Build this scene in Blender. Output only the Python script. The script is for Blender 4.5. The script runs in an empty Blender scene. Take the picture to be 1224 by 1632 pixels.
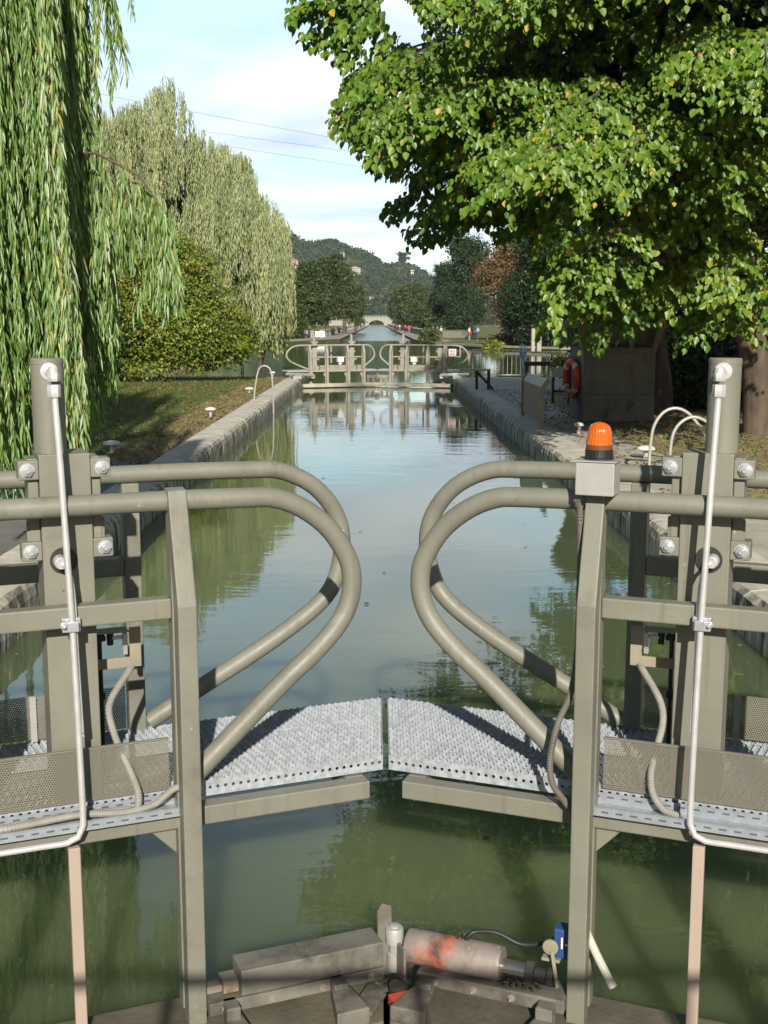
import bpy, bmesh, math, random
import numpy as np
from mathutils import Vector, Matrix
R = math.radians
random.seed(7); RNG = np.random.default_rng(7)
scene = bpy.context.scene
COL = scene.collection

# ------------------------------------------------------------------ camera
F = 1900.0; HY = 513.5; VX = 600.0
PITCH = math.atan((816-HY)/F); YAW = math.atan((612-VX)/F)
CAMP = np.array([-0.036, 0.0, 2.62])
cam = bpy.data.cameras.new('camera'); camo = bpy.data.objects.new('camera', cam); COL.objects.link(camo)
cam.sensor_fit = 'VERTICAL'; cam.sensor_height = 36.0; cam.lens = 36.0*F/1632.0
camo.location = CAMP; camo.rotation_euler = (R(90)-PITCH, 0, -YAW)
cam.clip_start = 0.05; cam.clip_end = 8000
scene.camera = camo
# ------------------------------------------------------------------ light
SUN_EL, SUN_AZ = R(27), R(4.0)          # sun low behind the camera, a little to the right
sd = Vector((math.sin(SUN_AZ)*math.cos(SUN_EL), -math.cos(SUN_AZ)*math.cos(SUN_EL), math.sin(SUN_EL)))
sl = bpy.data.lights.new('sun', 'SUN'); so = bpy.data.objects.new('sun', sl); COL.objects.link(so)
sl.energy = 5.0; sl.angle = R(0.7); sl.color = (1.0, 0.93, 0.82)
so.rotation_euler = sd.to_track_quat('Z', 'Y').to_euler()
so.location = (5, -60, 40)
world = bpy.data.worlds.new('World'); scene.world = world; world.use_nodes = True
def build_world():
    nt = world.node_tree; nt.nodes.clear(); N = nt.nodes.new; Lk = nt.links.new
    out = N('ShaderNodeOutputWorld'); bg = N('ShaderNodeBackground'); bg.inputs[1].default_value = 0.1
    sky = N('ShaderNodeTexSky'); sky.sky_type = 'NISHITA'; sky.sun_disc = False
    sky.sun_elevation = SUN_EL; sky.sun_rotation = math.pi - SUN_AZ
    sky.air_density = 1.0; sky.dust_density = 0.6; sky.ozone_density = 1.2
    tc = N('ShaderNodeTexCoord'); sep = N('ShaderNodeSeparateXYZ'); Lk(tc.outputs['Generated'], sep.inputs[0])
    def math_(op, a, b=None, clamp=False):
        m = N('ShaderNodeMath'); m.operation = op; m.use_clamp = clamp
        for i, v in enumerate((a, b)):
            if v is None: continue
            if isinstance(v, (int, float)): m.inputs[i].default_value = v
            else: Lk(v, m.inputs[i])
        return m.outputs[0]
    zz = math_('ADD', math_('MAXIMUM', sep.outputs[2], 0.0), 0.16)
    cx = math_('DIVIDE', sep.outputs[0], zz); cy = math_('DIVIDE', sep.outputs[1], zz)
    cmb = N('ShaderNodeCombineXYZ'); Lk(cx, cmb.inputs[0]); Lk(cy, cmb.inputs[1])
    mp = N('ShaderNodeMapping'); Lk(cmb.outputs[0], mp.inputs[0])
    mp.inputs['Scale'].default_value = (0.75, 1.0, 1.0); mp.inputs['Location'].default_value = (1.45, 0.62, 0.0)
    nz = N('ShaderNodeTexNoise'); nz.inputs['Scale'].default_value = 1.15; nz.inputs['Detail'].default_value = 9
    nz.inputs['Roughness'].default_value = 0.55; nz.inputs['Distortion'].default_value = 0.25; Lk(mp.outputs[0], nz.inputs['Vector'])
    rp = N('ShaderNodeValToRGB'); Lk(nz.outputs[0], rp.inputs[0])
    rp.color_ramp.elements[0].position = 0.32; rp.color_ramp.elements[0].color = (0,0,0,1)
    rp.color_ramp.elements[1].position = 0.53; rp.color_ramp.elements[1].color = (1,1,1,1)
    # cloud tone: bright tops and blue-grey bellies
    nz2 = N('ShaderNodeTexNoise'); nz2.inputs['Scale'].default_value = 2.1; nz2.inputs['Detail'].default_value = 7; Lk(mp.outputs[0], nz2.inputs['Vector'])
    rp2 = N('ShaderNodeValToRGB'); Lk(nz2.outputs[0], rp2.inputs[0])
    rp2.color_ramp.elements[0].position = 0.36; rp2.color_ramp.elements[0].color = (5.8, 7.0, 8.9, 1)
    rp2.color_ramp.elements[1].position = 0.62; rp2.color_ramp.elements[1].color = (10.6, 10.8, 11.0, 1)
    mx = N('ShaderNodeMix'); mx.data_type = 'RGBA'
    gain = N('ShaderNodeMix'); gain.data_type = 'RGBA'; gain.blend_type = 'MULTIPLY'; gain.inputs[0].default_value = 1.0
    Lk(sky.outputs[0], gain.inputs[6])
    def ramp(v, a, b):
        m = N('ShaderNodeMapRange'); m.interpolation_type = 'SMOOTHSTEP'; Lk(v, m.inputs[0]); m.inputs[1].default_value = a; m.inputs[2].default_value = b; return m.outputs[0]
    bank = math_('MULTIPLY', ramp(sep.outputs[1], 0.15, 0.75), math_('SUBTRACT', 1.0, ramp(sep.outputs[2], 0.30, 0.62)))
    gm = N('ShaderNodeMix'); gm.data_type = 'RGBA'; Lk(bank, gm.inputs[0]); gm.inputs[6].default_value = (0.50,0.50,0.48,1); gm.inputs[7].default_value = (1.5,1.78,1.75,1)
    Lk(gm.outputs[2], gain.inputs[7])
    cov = math_('MULTIPLY', rp.outputs[0], math_('ADD', math_('MULTIPLY', bank, 0.86), 0.06))
    hole = math_('MULTIPLY', ramp(sep.outputs[2], 0.16, 0.25), ramp(math_('MULTIPLY', sep.outputs[0], -1.0), -0.05, 0.12))
    Lk(math_('MULTIPLY', cov, math_('SUBTRACT', 1.0, math_('MULTIPLY', hole, 0.62))), mx.inputs[0]); Lk(gain.outputs[2], mx.inputs[6]); Lk(rp2.outputs[0], mx.inputs[7])
    Lk(mx.outputs[2], bg.inputs[0]); Lk(bg.outputs[0], out.inputs[0])
build_world()
scene.view_settings.view_transform = 'Standard'; scene.view_settings.look = 'None'
scene.view_settings.exposure = 0.25; scene.view_settings.gamma = 1.0; scene.view_settings.use_curve_mapping = False
scene.render.engine = 'CYCLES'
scene.cycles.max_bounces = 6; scene.cycles.transparent_max_bounces = 12
scene.cycles.volume_bounces = 0
scene.cycles.caustics_reflective = False; scene.cycles.caustics_refractive = False

def proj(P):
    d = np.asarray(P, float) - CAMP
    c, s = math.cos(YAW), math.sin(YAW)
    x = d[..., 0]*c - d[..., 1]*s; y = d[..., 0]*s + d[..., 1]*c; z = d[..., 2]
    c, s = math.cos(PITCH), math.sin(PITCH)
    yy = y*c - z*s; zz = y*s + z*c
    yy = np.maximum(yy, 0.1)
    return 612 + F*x/yy, 816 - F*zz/yy

# ------------------------------------------------------------------ materials
def nodes(name):
    m = bpy.data.materials.new(name); m.use_nodes = True
    nt = m.node_tree; b = nt.nodes['Principled BSDF']
    return m, nt, b
def mat(name, c1, c2=None, scale=6.0, rough=0.6, metal=0.0, bump=0.0, bscale=None, stretch=(1,1,1), detail=5, lo=0.35, hi=0.68, spots=None, spec=0.5):
    """base colour mottled between c1 and c2; spots = (colour, scale, threshold)"""
    m, nt, b = nodes(name); N = nt.nodes.new; Lk = nt.links.new
    b.inputs['Roughness'].default_value = rough; b.inputs['Metallic'].default_value = metal
    b.inputs['Specular IOR Level'].default_value = spec
    tc = N('ShaderNodeTexCoord'); mp = N('ShaderNodeMapping'); Lk(tc.outputs['Object'], mp.inputs[0]); mp.inputs['Scale'].default_value = stretch
    nz = N('ShaderNodeTexNoise'); nz.inputs['Scale'].default_value = scale; nz.inputs['Detail'].default_value = detail; nz.inputs['Roughness'].default_value = 0.6
    Lk(mp.outputs[0], nz.inputs['Vector'])
    col = None
    if c2 is None: c2 = tuple(v*0.82 for v in c1)
    rp = N('ShaderNodeValToRGB'); Lk(nz.outputs[0], rp.inputs[0])
    rp.color_ramp.elements[0].position = lo; rp.color_ramp.elements[0].color = (*c1, 1)
    rp.color_ramp.elements[1].position = hi; rp.color_ramp.elements[1].color = (*c2, 1)
    col = rp.outputs[0]
    for sp in (spots or []):
        n2 = N('ShaderNodeTexNoise'); n2.inputs['Scale'].default_value = sp[1]; n2.inputs['Detail'].default_value = 6; n2.inputs['Roughness'].default_value = 0.65
        Lk(mp.outputs[0], n2.inputs['Vector'])
        r2 = N('ShaderNodeValToRGB'); Lk(n2.outputs[0], r2.inputs[0])
        r2.color_ramp.elements[0].position = sp[2]; r2.color_ramp.elements[1].position = min(1, sp[2]+(sp[3] if len(sp) > 3 else 0.05))
        mx = N('ShaderNodeMix'); mx.data_type = 'RGBA'; Lk(r2.outputs[0], mx.inputs[0]); Lk(col, mx.inputs[6]); mx.inputs[7].default_value = (*sp[0], 1)
        col = mx.outputs[2]
    Lk(col, b.inputs['Base Color'])
    if bump > 0:
        n3 = N('ShaderNodeTexNoise'); n3.inputs['Scale'].default_value = bscale or scale*4; n3.inputs['Detail'].default_value = 6
        Lk(mp.outputs[0], n3.inputs['Vector'])
        bp = N('ShaderNodeBump'); bp.inputs['Strength'].default_value = bump; bp.inputs['Distance'].default_value = 0.02
        Lk(n3.outputs[0], bp.inputs['Height']); Lk(bp.outputs[0], b.inputs['Normal'])
    return m
def leafmat(name, cols, rough=0.45, trans=0.25, spec=0.4, tint=None):
    """cols: colour ramp stops over a per-leaf random value"""
    m, nt, b = nodes(name); N = nt.nodes.new; Lk = nt.links.new
    at = N('ShaderNodeAttribute'); at.attribute_name = 'leafvar'
    rp = N('ShaderNodeValToRGB'); Lk(at.outputs['Fac'], rp.inputs[0])
    el = rp.color_ramp.elements
    while len(el) < len(cols): el.new(0.5)
    for e, (p, c) in zip(el, cols): e.position = p; e.color = (*c, 1)
    Lk(rp.outputs[0], b.inputs['Base Color']); b.inputs['Roughness'].default_value = rough; b.inputs['Specular IOR Level'].default_value = spec
    tr = N('ShaderNodeBsdfTranslucent'); br = N('ShaderNodeMix'); br.data_type = 'RGBA'; br.blend_type = 'MULTIPLY'; br.inputs[0].default_value = 1
    Lk(rp.outputs[0], br.inputs[6]); br.inputs[7].default_value = (1.3, 1.4, 0.5, 1); Lk(br.outputs[2], tr.inputs[0])
    ms = N('ShaderNodeMixShader'); ms.inputs[0].default_value = trans
    out = nt.nodes['Material Output']; Lk(b.outputs[0], ms.inputs[1]); Lk(tr.outputs[0], ms.inputs[2]); Lk(ms.outputs[0], out.inputs[0])
    return m
M = {}
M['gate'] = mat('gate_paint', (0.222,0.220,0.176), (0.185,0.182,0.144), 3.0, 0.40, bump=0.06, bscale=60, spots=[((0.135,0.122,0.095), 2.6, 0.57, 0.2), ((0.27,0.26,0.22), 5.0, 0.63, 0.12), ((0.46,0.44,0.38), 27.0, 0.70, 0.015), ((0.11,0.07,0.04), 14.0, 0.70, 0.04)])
def streaks(m, dark=(0.11,0.095,0.065), amt=0.5):
    nt = m.node_tree; N = nt.nodes.new; Lk = nt.links.new; b = nt.nodes['Principled BSDF']; src = b.inputs['Base Color'].links[0].from_socket
    tc = N('ShaderNodeTexCoord'); mp = N('ShaderNodeMapping'); mp.inputs['Scale'].default_value = (26,26,1.6); Lk(tc.outputs['Object'], mp.inputs[0])
    nz = N('ShaderNodeTexNoise'); nz.inputs['Scale'].default_value = 1.0; nz.inputs['Detail'].default_value = 5; Lk(mp.outputs[0], nz.inputs['Vector'])
    rp = N('ShaderNodeValToRGB'); Lk(nz.outputs[0], rp.inputs[0]); rp.color_ramp.elements[0].position = 0.56; rp.color_ramp.elements[1].position = 0.78
    ml = N('ShaderNodeMath'); ml.operation = 'MULTIPLY'; ml.inputs[1].default_value = amt; Lk(rp.outputs[0], ml.inputs[0])
    mx = N('ShaderNodeMix'); mx.data_type = 'RGBA'; Lk(ml.outputs[0], mx.inputs[0]); Lk(src, mx.inputs[6]); mx.inputs[7].default_value = (*dark,1); Lk(mx.outputs[2], b.inputs['Base Color'])
    rr = N('ShaderNodeMapRange'); Lk(nz.outputs[0], rr.inputs[0]); rr.inputs[3].default_value = 0.36; rr.inputs[4].default_value = 0.66; Lk(rr.outputs[0], b.inputs['Roughness'])
streaks(M['gate'])
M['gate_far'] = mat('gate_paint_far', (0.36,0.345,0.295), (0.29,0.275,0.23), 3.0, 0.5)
M['galv'] = mat('galvanised_steel', (0.55,0.585,0.62), (0.36,0.39,0.43), 34.0, 0.38, metal=0.3, bump=0.05, lo=0.38, hi=0.62)
def tray_mat():
    m = mat('galvanised_tray', (0.46,0.50,0.54), (0.36,0.40,0.44), 28.0, 0.34, metal=0.4, bump=0.04)
    nt = m.node_tree; N = nt.nodes.new; Lk = nt.links.new; b = nt.nodes['Principled BSDF']; src = b.inputs['Base Color'].links[0].from_socket
    tc = N('ShaderNodeTexCoord'); sp = N('ShaderNodeSeparateXYZ'); Lk(tc.outputs['Object'], sp.inputs[0])
    def mt(op, a, bb):
        n = N('ShaderNodeMath'); n.operation = op
        for i, v in enumerate((a, bb)):
            if isinstance(v, (int, float)): n.inputs[i].default_value = v
            else: Lk(v, n.inputs[i])
        return n.outputs[0]
    fx = mt('FRACT', mt('ADD', mt('DIVIDE', sp.outputs[0], 0.052), 200.0), 0.0)
    inx = mt('LESS_THAN', mt('ABSOLUTE', mt('SUBTRACT', fx, 0.5), 0.0), 0.25)
    a = mt('LESS_THAN', mt('ABSOLUTE', mt('SUBTRACT', sp.outputs[2], 0.8545), 0.0), 0.0035); c = mt('LESS_THAN', mt('ABSOLUTE', mt('SUBTRACT', sp.outputs[2], 0.868), 0.0), 0.0035)
    front = mt('LESS_THAN', sp.outputs[1], -0.10)
    band = mt('ADD', mt('MULTIPLY', a, front), mt('MULTIPLY', c, mt('SUBTRACT', 1.0, front)))
    k = mt('MULTIPLY', mt('MULTIPLY', inx, band), 0.72)
    mx = N('ShaderNodeMix'); mx.data_type = 'RGBA'; Lk(k, mx.inputs[0]); Lk(src, mx.inputs[6]); mx.inputs[7].default_value = (0.06,0.065,0.07,1); Lk(mx.outputs[2], b.inputs['Base Color'])
    return m
M['tray'] = tray_mat()
M['steel'] = mat('bright_steel_pipe', (0.86,0.86,0.86), (0.72,0.72,0.72), 14.0, 0.25, metal=0.5, bump=0.03, bscale=30)
M['zinc'] = mat('zinc_bolt', (0.72,0.74,0.78), (0.55,0.57,0.6), 40.0, 0.3, metal=0.6)
M['conduit'] = mat('beige_conduit', (0.33,0.315,0.28), (0.25,0.24,0.21), 14.0, 0.6)
M['conduit_dark'] = mat('grey_conduit', (0.17,0.155,0.13), (0.11,0.10,0.085), 10.0, 0.55)
M['conduit_white'] = mat('white_conduit', (0.6,0.58,0.5), (0.5,0.48,0.4), 10.0, 0.55)
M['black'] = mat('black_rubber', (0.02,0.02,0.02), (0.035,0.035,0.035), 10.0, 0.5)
M['pole'] = mat('pink_pole', (0.44,0.345,0.29), (0.37,0.29,0.24), 5.0, 0.7, stretch=(1,1,0.4), spots=[((0.26,0.2,0.17), 9.0, 0.68, 0.06)])
M['rust'] = mat('rusty_bracket', (0.33,0.29,0.22), (0.27,0.23,0.17), 8.0, 0.55, spots=[((0.25,0.11,0.05), 9.0, 0.60, 0.1)])
M['dirt_shade'] = mat('dirty_shaded_deck', (0.155,0.135,0.095), (0.085,0.073,0.05), 4.0, 0.75, bump=0.2, bscale=40, spots=[((0.07,0.06,0.045), 5.5, 0.58, 0.12), ((0.36,0.34,0.27), 9.0, 0.7, 0.06)])  # brown dirt, with the shade of bridge and photographer darkened into the colour
M['cover'] = mat('grey_cover', (0.20,0.188,0.158), (0.12,0.112,0.092), 6.0, 0.62, bump=0.15, spots=[((0.045,0.038,0.03), 5.0, 0.51, 0.18), ((0.38,0.37,0.33), 11.0, 0.66, 0.06), ((0.16,0.09,0.05), 9.0, 0.66, 0.08)])
M['ram'] = mat('worn_orange_ram', (0.29,0.25,0.22), (0.19,0.165,0.145), 9.0, 0.5, bump=0.1, spots=[((0.50,0.12,0.065), 5.2, 0.51, 0.12), ((0.07,0.055,0.045), 6.0, 0.53, 0.16), ((0.5,0.48,0.45), 16.0, 0.68, 0.05)])
M['redpanel'] = mat('red_panel', (0.5,0.07,0.04), (0.38,0.06,0.04), 9.0, 0.5)
M['blue'] = mat('blue_valve', (0.022,0.06,0.20), (0.03,0.085,0.26), 9.0, 0.45, spots=[((0.05,0.05,0.05), 8.0, 0.62, 0.1)])
M['grease'] = mat('black_grease', (0.02,0.015,0.01), (0.06,0.04,0.02), 60.0, 0.25, bump=0.6, bscale=90)
M['chrome'] = mat('chrome_rod', (0.55,0.54,0.5), (0.4,0.38,0.34), 20.0, 0.22, metal=0.9)
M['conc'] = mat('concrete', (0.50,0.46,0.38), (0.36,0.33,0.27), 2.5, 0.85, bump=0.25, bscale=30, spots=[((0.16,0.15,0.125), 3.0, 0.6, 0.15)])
M['conc_dark'] = mat('dark_concrete', (0.19,0.18,0.16), (0.14,0.135,0.12), 2.0, 0.9, bump=0.2, bscale=40)
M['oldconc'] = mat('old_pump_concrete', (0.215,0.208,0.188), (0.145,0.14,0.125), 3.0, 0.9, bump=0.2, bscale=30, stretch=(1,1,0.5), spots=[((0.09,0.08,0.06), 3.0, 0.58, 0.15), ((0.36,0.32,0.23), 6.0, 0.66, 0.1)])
M['white'] = mat('white_paint', (0.8,0.8,0.78), (0.7,0.7,0.68), 5.0, 0.5)
M['palegrey'] = mat('pale_grey_metal', (0.46,0.45,0.42), (0.38,0.37,0.34), 6.0, 0.45, metal=0.2, spots=[((0.24,0.21,0.17), 9.0, 0.64, 0.15)])
M['boardbrown'] = mat('brown_board', (0.21,0.18,0.125), (0.16,0.14,0.10), 3.0, 0.5)
M['boardpost'] = mat('board_post', (0.33,0.30,0.21), (0.26,0.235,0.17), 3.0, 0.5)
M['darkmetal'] = mat('dark_metal', (0.035,0.033,0.03), (0.06,0.055,0.05), 6.0, 0.5)
M['bark'] = mat('bark', (0.14,0.105,0.075), (0.06,0.045,0.033), 5.0, 0.9, bump=0.9, bscale=18, stretch=(1,1,0.25))
M['twig'] = mat('willow_twig', (0.36,0.27,0.08), (0.26,0.2,0.07), 5.0, 0.7)
M['buoy'] = mat('buoy_orange', (0.80,0.11,0.02), (0.70,0.09,0.02), 5.0, 0.5)
M['buoyred'] = mat('buoy_backboard', (0.30,0.03,0.02), (0.22,0.025,0.02), 5.0, 0.6)
M['rope'] = mat('rope', (0.6,0.58,0.52), (0.5,0.48,0.42), 30.0, 0.8)
M['signblue'] = mat('pale_blue_sign', (0.36,0.47,0.52), (0.31,0.41,0.46), 4.0, 0.5)
M['teal'] = mat('teal_pole', (0.20,0.38,0.42), (0.17,0.32,0.36), 4.0, 0.5)
M['signred'] = mat('red_lettering', (0.6,0.09,0.07), (0.5,0.08,0.06), 9.0, 0.5)
M['stonefar'] = mat('pale_stone', (0.42,0.39,0.33), (0.31,0.29,0.25), 0.8, 0.9, bump=0.2)
M['path'] = mat('towpath_gravel', (0.34,0.31,0.26), (0.27,0.245,0.20), 0.4, 0.95)
M['skin'] = mat('skin', (0.50,0.30,0.21), (0.46,0.27,0.19), 8.0, 0.6)

def amber():
    m, nt, b = nodes('amber_lens'); b.inputs['Base Color'].default_value = (0.78,0.155,0.006,1); b.inputs['Roughness'].default_value = 0.18
    b.inputs['Transmission Weight'].default_value = 0.25; b.inputs['IOR'].default_value = 1.45; b.inputs['Coat Weight'].default_value = 0.6
    b.inputs['Subsurface Weight'].default_value = 0.0
    return m
M['amber'] = amber()
def perforated():
    m, nt, b = nodes('perforated_sheet'); N = nt.nodes.new; Lk = nt.links.new
    b.inputs['Base Color'].default_value = (0.20,0.19,0.15,1); b.inputs['Roughness'].default_value = 0.5
    tc = N('ShaderNodeTexCoord'); sp = N('ShaderNodeSeparateXYZ'); Lk(tc.outputs['Object'], sp.inputs[0])
    def mt(op, a, bb=None):
        n = N('ShaderNodeMath'); n.operation = op
        for i, v in enumerate((a, bb)):
            if v is None: continue
            if isinstance(v, (int, float)): n.inputs[i].default_value = v
            else: Lk(v, n.inputs[i])
        return n.outputs[0]
    p = 0.0095
    row = mt('DIVIDE', sp.outputs[2], p*0.866)
    ri = mt('FLOOR', row); rf = mt('SUBTRACT', mt('FRACT', row), 0.5)
    odd = mt('MULTIPLY', mt('MODULO', mt('ABSOLUTE', ri), 2.0), 0.5)
    uf = mt('SUBTRACT', mt('FRACT', mt('ADD', mt('ADD', mt('DIVIDE', sp.outputs[0], p), odd), 500.0)), 0.5)
    d = mt('SQRT', mt('ADD', mt('MULTIPLY', uf, uf), mt('MULTIPLY', mt('MULTIPLY', rf, rf), 0.75)))
    hole = mt('LESS_THAN', d, 0.30)
    tr = N('ShaderNodeBsdfTransparent'); ms = N('ShaderNodeMixShader'); Lk(hole, ms.inputs[0]); Lk(b.outputs[0], ms.inputs[1]); Lk(tr.outputs[0], ms.inputs[2])
    Lk(ms.outputs[0], nt.nodes['Material Output'].inputs[0])
    return m
M['perf'] = perforated()

def water_mat(name='canal_water', strength=0.2, rough=0.012):
    m, nt, b = nodes(name); N = nt.nodes.new; Lk = nt.links.new
    b.inputs['Roughness'].default_value = rough; b.inputs['IOR'].default_value = 1.33
    b.subsurface_method = 'BURLEY'; b.inputs['Subsurface Weight'].default_value = 1.0; b.inputs['Subsurface Radius'].default_value = (0.9,1.0,0.7); b.inputs['Subsurface Scale'].default_value = 0.6
    tc = N('ShaderNodeTexCoord')
    n0 = N('ShaderNodeTexNoise'); n0.inputs['Scale'].default_value = 0.25; n0.inputs['Detail'].default_value = 3; Lk(tc.outputs['Object'], n0.inputs['Vector'])
    rp = N('ShaderNodeValToRGB'); Lk(n0.outputs[0], rp.inputs[0])
    rp.color_ramp.elements[0].position = 0.3; rp.color_ramp.elements[0].color = (0.092,0.122,0.058,1)
    rp.color_ramp.elements[1].position = 0.7; rp.color_ramp.elements[1].color = (0.116,0.146,0.074,1)
    Lk(rp.outputs[0], b.inputs['Base Color'])
    hs = []
    for sc, st, w in ((1.6, (0.6,1.5,1), 1.0), (7.0, (0.7,1.3,1), 0.22), (0.35, (0.7,1.6,1), 1.2)):
        mp = N('ShaderNodeMapping'); mp.inputs['Scale'].default_value = st; Lk(tc.outputs['Object'], mp.inputs[0])
        nz = N('ShaderNodeTexNoise'); nz.inputs['Scale'].default_value = sc; nz.inputs['Detail'].default_value = 3; nz.inputs['Distortion'].default_value = 0.4; Lk(mp.outputs[0], nz.inputs['Vector'])
        ml = N('ShaderNodeMath'); ml.operation = 'MULTIPLY'; ml.inputs[1].default_value = w; Lk(nz.outputs[0], ml.inputs[0]); hs.append(ml.outputs[0])
    a = N('ShaderNodeMath'); a.operation = 'ADD'; Lk(hs[0], a.inputs[0]); Lk(hs[1], a.inputs[1])
    a2 = N('ShaderNodeMath'); a2.operation = 'ADD'; Lk(a.outputs[0], a2.inputs[0]); Lk(hs[2], a2.inputs[1])
    bp = N('ShaderNodeBump'); bp.inputs['Strength'].default_value = strength; bp.inputs['Distance'].default_value = 0.012
    Lk(a2.outputs[0], bp.inputs['Height']); Lk(bp.outputs[0], b.inputs['Normal'])
    return m
M['water'] = water_mat(); M['windwater'] = water_mat('wind_ruffled_water', 1.0, 0.22)

def ground_mat(name, cols, scale=0.5, bump=0.4, fine=25.0):
    m, nt, b = nodes(name); N = nt.nodes.new; Lk = nt.links.new
    b.inputs['Roughness'].default_value = 0.95; b.inputs['Specular IOR Level'].default_value = 0.15
    tc = N('ShaderNodeTexCoord')
    n0 = N('ShaderNodeTexNoise'); n0.inputs['Scale'].default_value = scale; n0.inputs['Detail'].default_value = 8; n0.inputs['Roughness'].default_value = 0.65; Lk(tc.outputs['Object'], n0.inputs['Vector'])
    rp = N('ShaderNodeValToRGB'); Lk(n0.outputs[0], rp.inputs[0]); el = rp.color_ramp.elements
    while len(el) < len(cols): el.new(0.5)
    for e, (p, c) in zip(el, cols): e.position = p; e.color = (*c, 1)
    n1 = N('ShaderNodeTexNoise'); n1.inputs['Scale'].default_value = fine; n1.inputs['Detail'].default_value = 4; Lk(tc.outputs['Object'], n1.inputs['Vector'])
    r1 = N('ShaderNodeValToRGB'); Lk(n1.outputs[0], r1.inputs[0]); r1.color_ramp.elements[0].position = 0.3; r1.color_ramp.elements[0].color = (0.55,0.55,0.55,1); r1.color_ramp.elements[1].position = 0.7; r1.color_ramp.elements[1].color = (1.35,1.3,1.2,1)
    mx = N('ShaderNodeMix'); mx.data_type = 'RGBA'; mx.blend_type = 'MULTIPLY'; mx.inputs[0].default_value = 1; Lk(rp.outputs[0], mx.inputs[6]); Lk(r1.outputs[0], mx.inputs[7])
    Lk(mx.outputs[2], b.inputs['Base Color'])
    bp = N('ShaderNodeBump'); bp.inputs['Strength'].default_value = bump; bp.inputs['Distance'].default_value = 0.05; Lk(n1.outputs[0], bp.inputs['Height']); Lk(bp.outputs[0], b.inputs['Normal'])
    return m
M['lawn'] = ground_mat('lawn', [(0.30,(0.12,0.080,0.04)), (0.40,(0.105,0.125,0.036)), (0.52,(0.09,0.15,0.034)), (0.72,(0.18,0.19,0.06))], 0.55)
M['dirt'] = ground_mat('dry_earth', [(0.30,(0.17,0.115,0.065)), (0.45,(0.33,0.25,0.155)), (0.58,(0.40,0.325,0.21)), (0.72,(0.22,0.21,0.085))], 0.9, fine=18)
M['bankgrass'] = ground_mat('bank_grass', [(0.3,(0.08,0.11,0.03)), (0.5,(0.15,0.17,0.05)), (0.7,(0.22,0.2,0.09))], 0.15, fine=4)
def stone_mat(name, c1, c2, streak):
    """weathered stone: mottled top, dark runs down the faces"""
    m, nt, b = nodes(name); N = nt.nodes.new; Lk = nt.links.new
    b.inputs['Roughness'].default_value = 0.9
    tc = N('ShaderNodeTexCoord')
    n0 = N('ShaderNodeTexNoise'); n0.inputs['Scale'].default_value = 2.2; n0.inputs['Detail'].default_value = 10; n0.inputs['Roughness'].default_value = 0.7; Lk(tc.outputs['Object'], n0.inputs['Vector'])
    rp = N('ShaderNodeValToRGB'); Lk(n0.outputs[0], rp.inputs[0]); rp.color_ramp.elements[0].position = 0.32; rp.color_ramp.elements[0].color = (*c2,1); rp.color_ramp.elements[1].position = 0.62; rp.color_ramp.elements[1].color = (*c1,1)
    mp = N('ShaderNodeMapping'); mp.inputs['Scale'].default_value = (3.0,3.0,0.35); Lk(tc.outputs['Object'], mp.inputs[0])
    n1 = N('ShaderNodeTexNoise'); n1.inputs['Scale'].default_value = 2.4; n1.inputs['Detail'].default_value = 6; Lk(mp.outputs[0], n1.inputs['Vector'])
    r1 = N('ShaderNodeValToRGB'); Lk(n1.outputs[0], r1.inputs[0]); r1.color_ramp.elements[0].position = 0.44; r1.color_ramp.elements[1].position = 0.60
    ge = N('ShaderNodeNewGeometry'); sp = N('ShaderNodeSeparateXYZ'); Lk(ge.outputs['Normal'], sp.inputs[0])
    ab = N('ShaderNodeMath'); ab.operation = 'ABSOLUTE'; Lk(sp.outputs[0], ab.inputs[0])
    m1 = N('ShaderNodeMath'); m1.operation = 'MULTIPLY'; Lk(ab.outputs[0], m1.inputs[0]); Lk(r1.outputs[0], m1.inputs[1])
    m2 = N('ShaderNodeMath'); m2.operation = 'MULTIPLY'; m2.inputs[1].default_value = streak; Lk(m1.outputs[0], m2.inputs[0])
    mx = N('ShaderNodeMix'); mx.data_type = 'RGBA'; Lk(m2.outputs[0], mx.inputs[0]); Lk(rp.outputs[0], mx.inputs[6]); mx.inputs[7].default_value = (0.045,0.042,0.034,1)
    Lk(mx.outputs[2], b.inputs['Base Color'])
    n3 = N('ShaderNodeTexNoise'); n3.inputs['Scale'].default_value = 14; n3.inputs['Detail'].default_value = 8; Lk(tc.outputs['Object'], n3.inputs['Vector'])
    bp = N('ShaderNodeBump'); bp.inputs['Strength'].default_value = 0.5; bp.inputs['Distance'].default_value = 0.03; Lk(n3.outputs[0], bp.inputs['Height']); Lk(bp.outputs[0], b.inputs['Normal'])
    return m
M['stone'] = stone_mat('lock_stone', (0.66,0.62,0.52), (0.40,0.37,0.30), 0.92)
M['wetwall'] = stone_mat('wet_lock_wall', (0.16,0.155,0.12), (0.06,0.06,0.045), 0.8)

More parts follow.
